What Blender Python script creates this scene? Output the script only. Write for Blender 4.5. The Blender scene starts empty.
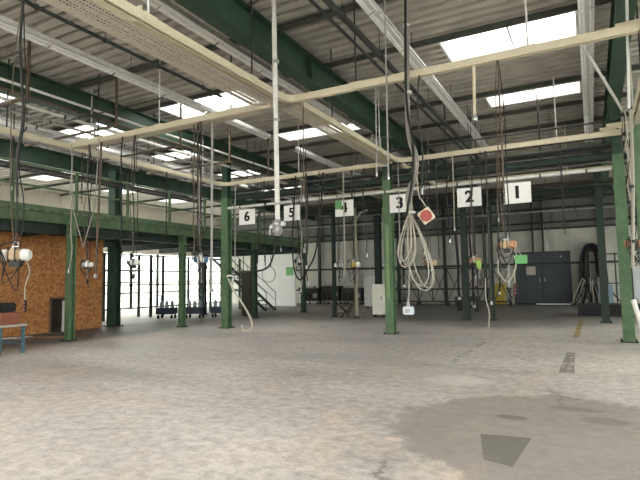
import bpy, bmesh, math, random
from mathutils import Vector, Matrix
random.seed(7)
sc = bpy.context.scene
col = sc.collection
PI = math.pi

# ------------------------------------------------------------------ materials
def new_mat(name):
    m = bpy.data.materials.new(name); m.use_nodes = True
    nt = m.node_tree
    return m, nt, nt.nodes['Principled BSDF']

def paint(name, c, rough=.6, metal=0., var=.12, scale=6., bump=0., spec=.3, dirt=None):
    m, nt, b = new_mat(name)
    tc = nt.nodes.new('ShaderNodeTexCoord')
    n = nt.nodes.new('ShaderNodeTexNoise'); n.inputs['Scale'].default_value = scale
    n.inputs['Detail'].default_value = 6; n.inputs['Roughness'].default_value = .65
    nt.links.new(tc.outputs['Object'], n.inputs['Vector'])
    r = nt.nodes.new('ShaderNodeValToRGB')
    d = dirt if dirt else tuple(x*(1-2*var) for x in c)
    r.color_ramp.elements[0].position = .32; r.color_ramp.elements[0].color = (*d, 1)
    r.color_ramp.elements[1].position = .62; r.color_ramp.elements[1].color = (*c, 1)
    nt.links.new(n.outputs['Fac'], r.inputs['Fac'])
    nt.links.new(r.outputs['Color'], b.inputs['Base Color'])
    b.inputs['Roughness'].default_value = rough
    b.inputs['Metallic'].default_value = metal
    b.inputs['Specular IOR Level'].default_value = spec
    if bump:
        bp = nt.nodes.new('ShaderNodeBump'); bp.inputs['Strength'].default_value = bump
        bp.inputs['Distance'].default_value = .02
        nt.links.new(n.outputs['Fac'], bp.inputs['Height']); nt.links.new(bp.outputs['Normal'], b.inputs['Normal'])
    return m

GREEN = paint('green_paint', (.115, .195, .10), .5, var=.12, scale=5, dirt=(.07, .125, .07))
GREENM = paint('dusty_green_paint', (.10, .16, .085), .55, var=.15, scale=3, dirt=(.06, .095, .05))
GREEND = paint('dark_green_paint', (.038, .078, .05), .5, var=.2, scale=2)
CREAM = paint('cream_rail_paint', (.58, .53, .39), .45, var=.1, scale=30, dirt=(.50, .45, .33))
DARK = paint('dark_steel', (.035, .036, .034), .5, var=.2, scale=8)
DARKG = paint('dark_green_steel', (.022, .04, .03), .5, var=.2, scale=8)
BROWNP = paint('rusty_pipe', (.12, .085, .06), .6, var=.2, scale=20)
GREYP = paint('grey_pipe', (.34, .33, .31), .5, var=.12, scale=10)
LPIPE = paint('light_pipe', (.64, .63, .60), .45, var=.1, scale=10)
WHITE = paint('white_enamel', (.66, .66, .63), .4, var=.06, scale=5)
REFL = paint('lamp_reflector', (.70, .70, .68), .3, var=.08, scale=5)
TUBE = paint('lamp_tube', (.85, .85, .83), .25, var=.02, scale=5)
ALU = paint('aluminium', (.42, .42, .42), .35, metal=.7, var=.1, scale=12)
BLACK = paint('black_rubber', (.012, .012, .013), .55, var=.2, scale=20)
HOSE = paint('cream_hose', (.36, .335, .28), .5, var=.1, scale=30)
HOSEG = paint('grey_hose', (.30, .28, .25), .5, var=.1, scale=30)
ORANGE = paint('orange_body', (.40, .20, .10), .5, var=.15, scale=15)
PEACH = paint('peach_body', (.52, .38, .24), .5, var=.15, scale=15)
YELL = paint('yellow_paint', (.50, .37, .07), .6, var=.15, scale=5)
RED = paint('red_disc', (.36, .07, .06), .5, var=.1, scale=20)
LIME = paint('lime_tag', (.28, .48, .10), .6, var=.03, scale=5)
MINT = paint('green_card', (.12, .32, .12), .6, var=.04, scale=5)
PINK = paint('pinkish_paper', (.50, .42, .41), .8, var=.08, scale=25)
BLUE = paint('blue_paint', (.07, .15, .24), .5, var=.15, scale=10)
TEAL = paint('pale_blue_leg', (.07, .15, .19), .5, var=.15, scale=10)
NAVY = paint('navy_machine', (.018, .03, .06), .4, var=.2, scale=10)
BRICKR = paint('reddish_crate', (.28, .10, .06), .7, var=.2, scale=12)
BOARD = paint('light_bench_board', (.46, .43, .40), .6, var=.15, scale=12)
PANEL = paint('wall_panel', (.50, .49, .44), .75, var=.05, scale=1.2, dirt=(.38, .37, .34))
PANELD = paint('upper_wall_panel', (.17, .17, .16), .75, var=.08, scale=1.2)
PANELW = paint('white_wall_panel', (.72, .73, .70), .7, var=.04, scale=1.2)
CREAMW = paint('left_wall_render', (.80, .76, .66), .8, var=.04, scale=1)
DOORG = paint('charcoal_door', (.055, .07, .075), .5, var=.08, scale=3)
INK = paint('black_ink', (.008, .008, .008), .6, var=.01)
SIGNW = paint('sign_white', (.80, .80, .78), .5, var=.02)
WOOD = paint('brown_wood', (.20, .12, .07), .7, var=.2, scale=10)
GREEN2 = paint('light_green_paint', (.20, .30, .15), .5, var=.1, scale=6)
PURL = paint('purlin_paint', (.075, .08, .065), .6, var=.15, scale=4)
OLIVE = paint('olive_cabinet', (.045, .05, .03), .5, var=.1, scale=4)
CREAM2 = paint('cabinet_cream', (.80, .80, .72), .5, var=.05, scale=4)
SCRAP = paint('rusty_scrap', (.10, .07, .05), .8, var=.2, scale=10)
CANIS = paint('pale_canister', (.36, .40, .42), .4, var=.1, scale=20)
RUBBLE = paint('dusty_debris', (.12, .10, .085), .9, var=.3, scale=20)
ROOFD = paint('roof_deck', (.46, .43, .38), .6, var=.1, scale=1.5, dirt=(.34, .32, .285))
ASPH = paint('outside_paving', (.62, .60, .57), .9, var=.1, scale=1)
YLINE = paint('worn_yellow_line', (.42, .33, .16), .8, var=.3, scale=9, dirt=(.33, .30, .25))
WLINE = paint('worn_white_streak', (.52, .51, .49), .8, var=.3, scale=7, dirt=(.36, .345, .33))
PATCH = paint('dark_patch', (.17, .155, .135), .8, var=.08, scale=5)
LEAF = paint('hedge_green', (.10, .17, .06), .8, var=.3, scale=6)

def perforated():
    m, nt, b = new_mat('perforated_tray')
    b.inputs['Base Color'].default_value = (.50, .46, .38, 1); b.inputs['Roughness'].default_value = .5
    tc = nt.nodes.new('ShaderNodeTexCoord')
    mp = nt.nodes.new('ShaderNodeMapping'); mp.inputs['Scale'].default_value = (22, 16, 22)
    nt.links.new(tc.outputs['Object'], mp.inputs['Vector'])
    v = nt.nodes.new('ShaderNodeTexVoronoi'); v.inputs['Scale'].default_value = 1; v.inputs['Randomness'].default_value = .25
    nt.links.new(mp.outputs['Vector'], v.inputs['Vector'])
    lt = nt.nodes.new('ShaderNodeMath'); lt.operation = 'LESS_THAN'; lt.inputs[1].default_value = .33
    nt.links.new(v.outputs['Distance'], lt.inputs[0])
    tr = nt.nodes.new('ShaderNodeBsdfTransparent'); mx = nt.nodes.new('ShaderNodeMixShader')
    nt.links.new(lt.outputs[0], mx.inputs[0]); nt.links.new(b.outputs[0], mx.inputs[1]); nt.links.new(tr.outputs[0], mx.inputs[2])
    nt.links.new(mx.outputs[0], nt.nodes['Material Output'].inputs['Surface'])
    return m
PERF = perforated()

def osb():
    m, nt, b = new_mat('osb_board')
    tc = nt.nodes.new('ShaderNodeTexCoord')
    v = nt.nodes.new('ShaderNodeTexVoronoi'); v.inputs['Scale'].default_value = 22
    nt.links.new(tc.outputs['Object'], v.inputs['Vector'])
    n = nt.nodes.new('ShaderNodeTexNoise'); n.inputs['Scale'].default_value = 9; n.inputs['Detail'].default_value = 6
    nt.links.new(tc.outputs['Object'], n.inputs['Vector'])
    sp = nt.nodes.new('ShaderNodeSeparateColor'); nt.links.new(v.outputs['Color'], sp.inputs[0])
    ad = nt.nodes.new('ShaderNodeMath'); ad.operation = 'MULTIPLY_ADD'; ad.inputs[1].default_value = .5
    nt.links.new(sp.outputs[0], ad.inputs[0]); nt.links.new(n.outputs['Fac'], ad.inputs[2])
    r = nt.nodes.new('ShaderNodeValToRGB')
    r.color_ramp.elements[0].position = .35; r.color_ramp.elements[0].color = (.24, .085, .025, 1)
    r.color_ramp.elements[1].position = 1.0; r.color_ramp.elements[1].color = (.58, .29, .11, 1)
    e = r.color_ramp.elements.new(.68); e.color = (.42, .175, .055, 1)
    nt.links.new(ad.outputs[0], r.inputs['Fac']); nt.links.new(r.outputs['Color'], b.inputs['Base Color'])
    b.inputs['Roughness'].default_value = .8
    return m
OSB = osb()

def pane(name, opacity, tint=(1, 1, 1)):
    m, nt, b = new_mat(name)
    tr = nt.nodes.new('ShaderNodeBsdfTransparent'); tr.inputs[0].default_value = (*tint, 1)
    tl = nt.nodes.new('ShaderNodeBsdfTranslucent'); tl.inputs[0].default_value = (.9, .92, .9, 1)
    gl = nt.nodes.new('ShaderNodeBsdfGlossy'); gl.inputs['Roughness'].default_value = .1
    mx = nt.nodes.new('ShaderNodeMixShader'); mx.inputs[0].default_value = opacity
    mx2 = nt.nodes.new('ShaderNodeMixShader'); mx2.inputs[0].default_value = .04
    nt.links.new(tr.outputs[0], mx.inputs[1]); nt.links.new(tl.outputs[0], mx.inputs[2])
    nt.links.new(mx.outputs[0], mx2.inputs[1]); nt.links.new(gl.outputs[0], mx2.inputs[2])
    nt.links.new(mx2.outputs[0], nt.nodes['Material Output'].inputs['Surface'])
    return m
SKYPANE = pane('skylight_polycarbonate', .35)
GLASS = pane('window_glass', .12, (.93, .97, .95))
FROST = pane('frosted_glass', .5, (.95, .97, .95))

def worn(name, c, keep=.5, sc_=5):
    m, nt, b = new_mat(name); b.inputs['Base Color'].default_value = (*c, 1); b.inputs['Roughness'].default_value = .8
    tc = nt.nodes.new('ShaderNodeTexCoord'); n = nt.nodes.new('ShaderNodeTexNoise'); n.inputs['Scale'].default_value = sc_; n.inputs['Detail'].default_value = 8; n.inputs['Roughness'].default_value = .75
    nt.links.new(tc.outputs['Object'], n.inputs['Vector'])
    r = nt.nodes.new('ShaderNodeValToRGB'); r.color_ramp.elements[0].position = keep-.07; r.color_ramp.elements[1].position = keep+.07
    nt.links.new(n.outputs['Fac'], r.inputs['Fac'])
    tr = nt.nodes.new('ShaderNodeBsdfTransparent'); mx = nt.nodes.new('ShaderNodeMixShader')
    nt.links.new(r.outputs['Color'], mx.inputs[0]); nt.links.new(b.outputs[0], mx.inputs[1]); nt.links.new(tr.outputs[0], mx.inputs[2])
    nt.links.new(mx.outputs[0], nt.nodes['Material Output'].inputs['Surface'])
    return m
def floor_mat():
    m, nt, b = new_mat('worn_concrete')
    L = nt.links.new
    tc = nt.nodes.new('ShaderNodeTexCoord')
    def noise(s, d=8, r=.6, vec=None, dist=0):
        n = nt.nodes.new('ShaderNodeTexNoise'); n.inputs['Scale'].default_value = s
        n.inputs['Detail'].default_value = d; n.inputs['Roughness'].default_value = r
        n.inputs['Distortion'].default_value = dist
        L(vec if vec else tc.outputs['Object'], n.inputs['Vector']); return n
    def ramp(src, p0, p1, c0=(0, 0, 0), c1=(1, 1, 1)):
        r = nt.nodes.new('ShaderNodeValToRGB')
        r.color_ramp.elements[0].position = p0; r.color_ramp.elements[0].color = (*c0, 1)
        r.color_ramp.elements[1].position = p1; r.color_ramp.elements[1].color = (*c1, 1)
        L(src, r.inputs['Fac']); return r
    def mix(fac, a, bb, mode='MIX'):
        x = nt.nodes.new('ShaderNodeMix'); x.data_type = 'RGBA'; x.blend_type = mode
        if isinstance(fac, float): x.inputs[0].default_value = fac
        else: L(fac, x.inputs[0])
        for s, i in ((a, 6), (bb, 7)):
            if isinstance(s, tuple): x.inputs[i].default_value = (*s, 1)
            else: L(s, x.inputs[i])
        return x.outputs[2]
    def math_(op, a, bb=None):
        x = nt.nodes.new('ShaderNodeMath'); x.operation = op
        for i, s in enumerate((a, bb)):
            if s is None: continue
            if isinstance(s, (int, float)): x.inputs[i].default_value = s
            else: L(s, x.inputs[i])
        return x.outputs[0]
    # stretched large scale blotches
    mp = nt.nodes.new('ShaderNodeMapping'); mp.inputs['Scale'].default_value = (.6, 1.0, 1); mp.inputs['Rotation'].default_value = (0, 0, .5)
    L(tc.outputs['Object'], mp.inputs['Vector'])
    big = noise(.35, 8, .62, mp.outputs['Vector'], .6)
    base = ramp(big.outputs['Fac'], .34, .66, (.34, .31, .295), (.60, .55, .515)).outputs['Color']
    warm = ramp(noise(.7, 7, .65, dist=1.0).outputs['Fac'], .50, .66)
    base = mix(math_('MULTIPLY', warm.outputs['Color'], .55), base, (.60, .48, .37))
    fine = ramp(noise(7, 10, .75).outputs['Fac'], .38, .60, (.70, .69, .68), (1.1, 1.1, 1.1)).outputs['Color']
    base = mix(1.0, base, fine, 'MULTIPLY')
    fine2 = ramp(noise(45, 6, .7).outputs['Fac'], .3, .6, (.8, .8, .8), (1.05, 1.05, 1.05)).outputs['Color']
    base = mix(.8, base, fine2, 'MULTIPLY')
    # pale scuffs
    sc1 = ramp(noise(1.6, 9, .75, mp.outputs['Vector'], 1.4).outputs['Fac'], .60, .70)
    base = mix(math_('MULTIPLY', sc1.outputs['Color'], .6), base, (.74, .71, .69))
    sc2 = ramp(noise(4.5, 9, .8, mp.outputs['Vector'], .8).outputs['Fac'], .58, .66)
    base = mix(math_('MULTIPLY', sc2.outputs['Color'], .5), base, (.72, .69, .67))
    sc3 = ramp(noise(3.1, 9, .8, mp.outputs['Vector'], 1.5).outputs['Fac'], .36, .43, (1, 1, 1), (0, 0, 0))
    base = mix(math_('MULTIPLY', sc3.outputs['Color'], .3), base, (.20, .185, .175))
    # grey scuffed area in the middle distance
    sep = nt.nodes.new('ShaderNodeSeparateXYZ'); L(tc.outputs['Object'], sep.inputs[0])
    def blob(x, y, rx, ry, soft, jit, nscale=1.5):
        nn = noise(nscale, 9, .78)
        dx = math_('DIVIDE', math_('SUBTRACT', sep.outputs[0], x), rx)
        dy = math_('DIVIDE', math_('SUBTRACT', sep.outputs[1], y), ry)
        d = math_('SQRT', math_('ADD', math_('MULTIPLY', dx, dx), math_('MULTIPLY', dy, dy)))
        d = math_('ADD', d, math_('MULTIPLY', math_('SUBTRACT', nn.outputs['Fac'], .5), jit))
        r = ramp(d, 1 - soft, 1, (1, 1, 1), (0, 0, 0))
        return r.outputs['Color']
    base = mix(math_('MULTIPLY', blob(-.45, 5.95, 1.65, 1.75, .07, 1.1), .68), base, (.225, .20, .188))
    base = mix(math_('MULTIPLY', blob(-4.6, 9.6, 2.6, .7, .3, .9), .4), base, (.27, .265, .255))
    base = mix(math_('MULTIPLY', blob(-1.9, 8.3, .6, .5, .5, 1.3, 3), .5), base, (.62, .60, .57))
    base = mix(math_('MULTIPLY', blob(-1.85, 5.02, .11, .07, .2, .5, 8), .8), base, (.60, .50, .40))
    base = mix(math_('MULTIPLY', blob(-.9, 6.35, .2, .11, .2, .5, 8), .7), base, (.12, .11, .10))
    base = mix(math_('MULTIPLY', blob(.05, 6.6, .28, .17, .2, .5, 8), .5), base, (.16, .12, .10))
    base = mix(math_('MULTIPLY', blob(-.25, 7.05, .35, .12, .2, .5, 8), .5), base, (.16, .12, .10))
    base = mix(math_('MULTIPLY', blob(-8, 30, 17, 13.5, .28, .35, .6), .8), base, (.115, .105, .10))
    base = mix(math_('MULTIPLY', blob(-15.2, 11, 2.7, 7.0, .4, .5, .8), .85), base, (.12, .11, .105))  # dirty floor, darkened further with painted shade along the mezzanine
    # cracks
    vo = nt.nodes.new('ShaderNodeTexVoronoi'); vo.feature = 'DISTANCE_TO_EDGE'; vo.inputs['Scale'].default_value = .38
    wn = noise(1.8, 6, .7)
    va = nt.nodes.new('ShaderNodeVectorMath'); va.operation = 'MULTIPLY_ADD'
    va.inputs[1].default_value = (.55, .55, 0); L(wn.outputs['Color'], va.inputs[0]); L(tc.outputs['Object'], va.inputs[2])
    L(va.outputs[0], vo.inputs['Vector'])
    ck = ramp(vo.outputs['Distance'], .002, .006, (1, 1, 1), (0, 0, 0))
    ckm = ramp(noise(.9, 3).outputs['Fac'], .52, .6)
    base = mix(math_('MULTIPLY', math_('MULTIPLY', ck.outputs['Color'], ckm.outputs['Color']), .6), base, (.07, .06, .05))
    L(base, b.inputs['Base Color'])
    rr = ramp(big.outputs['Fac'], .3, .7, (.42, .42, .42), (.7, .7, .7))
    L(rr.outputs['Color'], b.inputs['Roughness'])
    b.inputs['Specular IOR Level'].default_value = .3
    bp = nt.nodes.new('ShaderNodeBump'); bp.inputs['Strength'].default_value = .25; bp.inputs['Distance'].default_value = .01
    L(noise(12, 8, .7).outputs['Fac'], bp.inputs['Height']); L(bp.outputs['Normal'], b.inputs['Normal'])
    return m
FLOOR = floor_mat()

# ------------------------------------------------------------------ mesh helpers
EACH = set('seat_plate hanger_rod pipe_clip end_cap lamp_tube anchor_bolt cooling_rib rung castor vent_panel foot lattice_post cross_brace screw joist web_stiffener side_lip side_rail tread push_button rail_post girt rail_bar lattice_rail slat hanging_strap cable_tie hanging_wire strut stretcher wheel beam loose_cable glazing_bar'.split())
class MB:
    """collects shapes, builds one mesh object"""
    def __init__(s): s.v = []; s.f = []; s.cut = []
    def add(s, vs, fs):
        s.cut.append((len(s.v), len(s.f))); k = len(s.v); s.v += [tuple(v) for v in vs]; s.f += [tuple(i + k for i in f) for f in fs]; return s
    def box(s, x0, y0, z0, x1, y1, z1, M=None):
        vs = [Vector((x, y, z)) for z in (z0, z1) for (x, y) in ((x0, y0), (x1, y0), (x1, y1), (x0, y1))]
        if M: vs = [M @ v for v in vs]
        return s.add(vs, [(3, 2, 1, 0), (4, 5, 6, 7), (0, 1, 5, 4), (1, 2, 6, 5), (2, 3, 7, 6), (3, 0, 4, 7)])
    def cbox(s, c, d, M=None):
        T = Matrix.Translation(c)
        if M: T = T @ M
        return s.box(-d[0]/2, -d[1]/2, -d[2]/2, d[0]/2, d[1]/2, d[2]/2, T)
    def bev(s, c, d, b=.01, M=None):
        """box with chamfered edges"""
        bm = bmesh.new(); bmesh.ops.create_cube(bm, size=1)
        bmesh.ops.scale(bm, vec=d, verts=bm.verts)
        bmesh.ops.bevel(bm, geom=bm.edges[:] , offset=b, segments=2, affect='EDGES')
        T = Matrix.Translation(c)
        if M: T = T @ M
        bm.verts.index_update()
        s.add([T @ v.co for v in bm.verts], [[v.index for v in f.verts] for f in bm.faces]); bm.free(); return s
    def tube(s, pts, r, n=8, cap=True, closed=False):
        pts = [Vector(p) for p in pts]; m = len(pts)
        rs = r if isinstance(r, (list, tuple)) else [r]*m
        ref = None; vs = []
        for i, p in enumerate(pts):
            if closed: d = pts[(i+1) % m] - pts[i-1]
            else: d = pts[min(i+1, m-1)] - pts[max(i-1, 0)]
            if d.length < 1e-9: d = Vector((0, 0, 1))
            d.normalize()
            if ref is None: ref = Vector((1, 0, 0)) if abs(d.x) < .8 else Vector((0, 1, 0))
            a = (ref - d*ref.dot(d)); a.normalize(); b = d.cross(a); ref = a
            for k in range(n):
                t = 2*PI*k/n; vs.append(p + (a*math.cos(t) + b*math.sin(t))*rs[i])
        fs = []
        for i in range(m if closed else m-1):
            j = (i+1) % m
            for k in range(n):
                fs.append((i*n+k, i*n+(k+1) % n, j*n+(k+1) % n, j*n+k))
        if cap and not closed:
            fs.append(tuple(range(n-1, -1, -1))); fs.append(tuple((m-1)*n+k for k in range(n)))
        return s.add(vs, fs)
    def lathe(s, prof, n=20, M=None):
        vs = []
        for r, z in prof:
            for k in range(n):
                t = 2*PI*k/n; v = Vector((r*math.cos(t), r*math.sin(t), z)); vs.append(M @ v if M else v)
        fs = [(i*n+k, i*n+(k+1) % n, (i+1)*n+(k+1) % n, (i+1)*n+k) for i in range(len(prof)-1) for k in range(n)]
        fs.append(tuple(range(n-1, -1, -1))); fs.append(tuple((len(prof)-1)*n+k for k in range(n)))
        return s.add(vs, fs)
    def prism(s, poly, h0, h1, M=None):
        """polygon in local XY, extruded along local Z"""
        n = len(poly); vs = [Vector((x, y, h0)) for x, y in poly] + [Vector((x, y, h1)) for x, y in poly]
        if M: vs = [M @ v for v in vs]
        return s.add(vs, [tuple(range(n-1, -1, -1)), tuple(range(n, 2*n))] + [(k, (k+1) % n, n+(k+1) % n, n+k) for k in range(n)])
    def ring(s, c, R, r, n=20, m=6, M=None, sx=1., sy=1.):
        T = Matrix.Translation(c)
        if M: T = T @ M
        return s.tube([T @ Vector((R*sx*math.cos(2*PI*k/n), R*sy*math.sin(2*PI*k/n), 0)) for k in range(n)], r, m, closed=True)
    def chain(s, p0, p1, link=.055, r=.007):
        p0 = Vector(p0); p1 = Vector(p1); d = p1-p0; n = max(2, int(d.length/(link*.8))); d.normalize()
        q = d.to_track_quat('X', 'Z').to_matrix().to_4x4()
        for i in range(n):
            c = p0 + (p1-p0)*((i+.5)/n)
            M = q @ Matrix.Rotation(PI/2*(i % 2) + .4, 4, 'X')
            s.ring(c, link*.5, r, 8, 4, M, 1., .55)
        return s
    def build(s, name, mat, parent=None, smooth=False, loc=None):
        if name in EACH and len(s.cut) > 1 and parent is not None:
            o = None; cuts = s.cut + [(len(s.v), len(s.f))]
            for (a, fa), (b, fb) in zip(cuts, cuts[1:]):
                q = MB(); q.add(s.v[a:b], [[i-a for i in f] for f in s.f[fa:fb]])
                o = q.build(name, mat, parent, smooth)
            return o
        me = bpy.data.meshes.new(name)
        vs = s.v
        if loc is not None: vs = [(v[0]-loc[0], v[1]-loc[1], v[2]-loc[2]) for v in vs]
        me.from_pydata(vs, [], s.f); me.update()
        if smooth is not False:
            me.polygons.foreach_set('use_smooth', [True]*len(me.polygons))
            me.set_sharp_from_angle(angle=math.radians(40))
        me.materials.append(mat)
        o = bpy.data.objects.new(name, me); col.objects.link(o)
        if parent is not None:
            o.parent = parent; o.location = Vector((0, 0, 0))
        if loc is not None: o.location = loc
        return o

def tag(o, label, cat, group=None):
    o['label'] = label; o['category'] = cat
    if group: o['group'] = group
    return o
def thing(name, label, cat, loc=(0, 0, 0), rz=0, group=None):
    o = bpy.data.objects.new(name, None); col.objects.link(o)
    o.location = loc; o.rotation_euler = (0, 0, rz); o.empty_display_size = .2
    return tag(o, label, cat, group)
def struct(o): o['kind'] = 'structure'; return o
def copy_tree(o, parent=None):
    c = o.copy(); col.objects.link(c); c.parent = parent
    for ch in list(o.children): copy_tree(ch, c)
    return c
def spline(pts, n=8):
    """catmull-rom"""
    P = [Vector(p) for p in pts]; P = [P[0]*2-P[1]] + P + [P[-1]*2-P[-2]]; out = []
    for i in range(1, len(P)-2):
        for k in range(n):
            t = k/n; a, b, c, d = P[i-1:i+3]
            out.append(.5*((2*b) + (c-a)*t + (2*a-5*b+4*c-d)*t*t + (3*b-a-3*c+d)*t**3))
    out.append(P[-2]); return out

# ------------------------------------------------------------------ camera
cam_d = bpy.data.cameras.new('camera'); cam = bpy.data.objects.new('camera', cam_d); col.objects.link(cam)
F = 512.; H = 1.6
def rayc(px, py): return Vector((px-320, -(py-240), -F)).normalized()
Yc = rayc(592, 276.5); Xc = -rayc(-650, 297); Xc = (Xc - Yc*Xc.dot(Yc)).normalized(); Zc = Xc.cross(Yc)
R = Matrix((Xc, Yc, Zc))
cam.matrix_world = Matrix.Translation((0, 0, H)) @ R.to_4x4()
cam_d.sensor_fit = 'HORIZONTAL'; cam_d.sensor_width = 36; cam_d.lens = 36*F/640; cam_d.clip_end = 500
sc.camera = cam

# ------------------------------------------------------------------ setting
X0, X1, YB, YF = -26.5, 7.0, 33.0, -9.0      # left wall, right wall, back wall, gate wall
ZD = 6.75
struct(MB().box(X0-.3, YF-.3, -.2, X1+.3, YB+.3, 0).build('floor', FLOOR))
struct(MB().box(-70, -60, -.35, 60, 80, -.22).build('outside_ground', ASPH))

# roof deck: trapezoid sheets, ribs along X, with skylight openings
rows = [(-5.6+4.1*k, -4.1+4.1*k) for k in range(10)]   # y ranges of skylights
rows = [(a, b) for a, b in rows if b < YB-1]
def sk_x(y):
    L = [(-23.5, -20.3), (-16.2, -13.0)]
    if y < 5: return L + [(-11.0, -8.1), (-6.5, -3.9), (-2.66, -.03), (2.5, 5.2)]
    if y < 8: return L
    if 14 < y < 16: return L + [(-9.5, -6.7), (-2.4, -.03)]
    if y > 18: return L
    return L + [(-11.0, -8.1), (-2.66, -.03)]
rows = [(10.8-4.1*3, 12.3-4.1*3), (10.8-4.1*2, 12.3-4.1*2), (6.7, 8.2), (10.8, 12.35), (14.85, 15.75), (19.0, 20.3), (23.1, 24.4)]
rows = [(-5.6, -4.1)] + rows
pitch = .3
ys = []; 
def corr(mb, x0, x1, y0, y1):
    n = max(1, round((y1-y0)/pitch)); p = (y1-y0)/n; prof = []
    for i in range(n):
        y = y0+i*p
        prof += [(y, ZD), (y+p*.5, ZD), (y+p*.56, ZD+.15), (y+p*.94, ZD+.15)]
    prof.append((y1, ZD))
    vs = [(x, y, z) for (y, z) in prof for x in (x0, x1)]
    mb.add(vs, [(2*i, 2*i+1, 2*i+3, 2*i+2) for i in range(len(prof)-1)])
roof = MB(); y = YF
portals = []
skylights = []
for a, b in rows:
    corr(roof, X0, X1, y, a)
    xs = sk_x(a); x = X0
    for (u, v) in xs:
        corr(roof, x, u, a, b); x = v; skylights.append((u, v, a, b))
    corr(roof, x, X1, a, b); y = b
corr(roof, X0, X1, y, YB)
ceiling = struct(roof.build('ceiling', ROOFD))
for k, (u, v, a, b) in enumerate(skylights):
    t = bpy.data.objects.new('window_%d' % (k+20), None); col.objects.link(t); t.location = ((u+v)/2, (a+b)/2, ZD); struct(t)
    w, d = (v-u)/2, (b-a)/2
    m = MB()
    for (xa, ya, xb, yb) in ((-w-.05, -d-.05, w+.05, -d), (-w-.05, d, w+.05, d+.05), (-w-.05, -d, -w, d), (w, -d, w+.05, d)):
        m.box(xa, ya, -.02, xb, yb, .3)
    m.build('upstand', WHITE, t)
    g = MB().box(-w-.05, -d-.05, .28, w+.05, d+.05, .30)
    g.build('pane', SKYPANE, t)
    fr = MB(); nb = 1
    fr.box(-.02, -d, .25, .02, d, .29); fr.build('glazing_bar', GREYP, t)
    portals.append((((u+v)/2, (a+b)/2, ZD+.34), (0, 0, 0), v-u, b-a))

# walls -------------------------------------------------------------
def wall_sheet(mb, along, const, a, b, z0, z1, sign, pitch=1.1, th=.1):
    """flat wall slab with narrow panel joints"""
    n = max(1, round((b-a)/pitch)); p = (b-a)/n
    for i in range(n):
        u, v = a+i*p+.006, a+(i+1)*p-.006
        if along == 'x': mb.box(u, const, z0, v, const+th*sign, z1)
        else: mb.box(const, u, z0, const+th*sign, v, z1)
    if along == 'x': mb.box(a, const+.02*sign, z0, b, const+(th+.05)*sign, z1)
    else: mb.box(const+.02*sign, a, z0, const+(th+.05)*sign, b, z1)

wb = bpy.data.objects.new('wall_back', None); col.objects.link(wb); struct(wb)
m = MB(); wall_sheet(m, 'x', YB, X0, -4.1, 0, 4.45, 1); wall_sheet(m, 'x', YB, -1.1, X1, 0, 4.45, 1)
wall_sheet(m, 'x', YB, -4.1, -1.1, 3.05, 4.45, 1)
m.build('lower_cladding', PANEL, wb)
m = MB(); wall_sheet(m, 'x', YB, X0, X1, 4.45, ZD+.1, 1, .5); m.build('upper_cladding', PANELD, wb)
m = MB()
for z in (4.4, 2.35, 5.6): m.box(X0+.1, YB-.1, z, X1, YB-.003, z+.12)
m.box(X0+.1, YB-.06, .9, -4.3, YB-.003, 1.0)
m.build('girt', DARKG, wb)
for x in (-17.4, -14.6, -11.4, -8.3, -5.8, -3.0, -2.45, .55, 3.5):
    b0 = 3.1 if -4 < x < -1.2 else 0
    wdt = .09 if x in (-3.0, -2.45) else .16
    MB().box(x-wdt/2, YB-.3, b0, x+wdt/2, YB-.1, ZD-.1).build('wall_post', DARKG, wb)

# door in the back wall
dr = bpy.data.objects.new('door_1', None); col.objects.link(dr); dr.location = (-2.6, YB-.02, 0); struct(dr)
for s in (-1, 1):
    c = s*.74
    lf = MB().bev((c, 0, 1.56), (1.46, .06, 2.96), .008).build('door_leaf', DOORG, dr)
    h = MB().bev((c-s*.6, -.06, 1.45), (.04, .05, .22), .008).build('door_handle', ALU, lf)
MB().box(-1.5, .06, 0, 1.5, .1, 3.06).build('leak_blocker', DARK, dr)  # added dark sheet, blocks daylight leaking round the leaves
m = MB(); m.box(-1.55, -.06, 0, -1.48, .05, 3.1); m.box(1.48, -.06, 0, 1.55, .05, 3.1); m.box(-1.55, -.06, 3.05, 1.55, .05, 3.12)
m.build('door_frame', DARK, dr)
MB().box(-.4, -.10, 0, 1.48, -.03, .07).build('light_gap_strip', TUBE, dr)  # white strip painted as the light showing under the door
MB().bev((1.05, -.06, 2.8), (.07, .05, .07), .01).build('indicator_lamp', TUBE, dr)
tag(MB().box(-3.45, YB-.085, 1.75, -2.95, YB-.06, 2.25).build('paper_notice', PINK), 'pinkish grey paper notice stuck on the left leaf of the charcoal door', 'notice')

# left wall with glazing
wl = bpy.data.objects.new('wall_left', None); col.objects.link(wl); struct(wl)
m = MB()
wall_sheet(m, 'y', X0, YF, 14.6, 0, 3.6, -1)
wall_sheet(m, 'y', X0, YF, YB, 3.6, 4.0, -1); wall_sheet(m, 'y', X0, YF, YB, 5.9, ZD+.1, -1)
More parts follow.
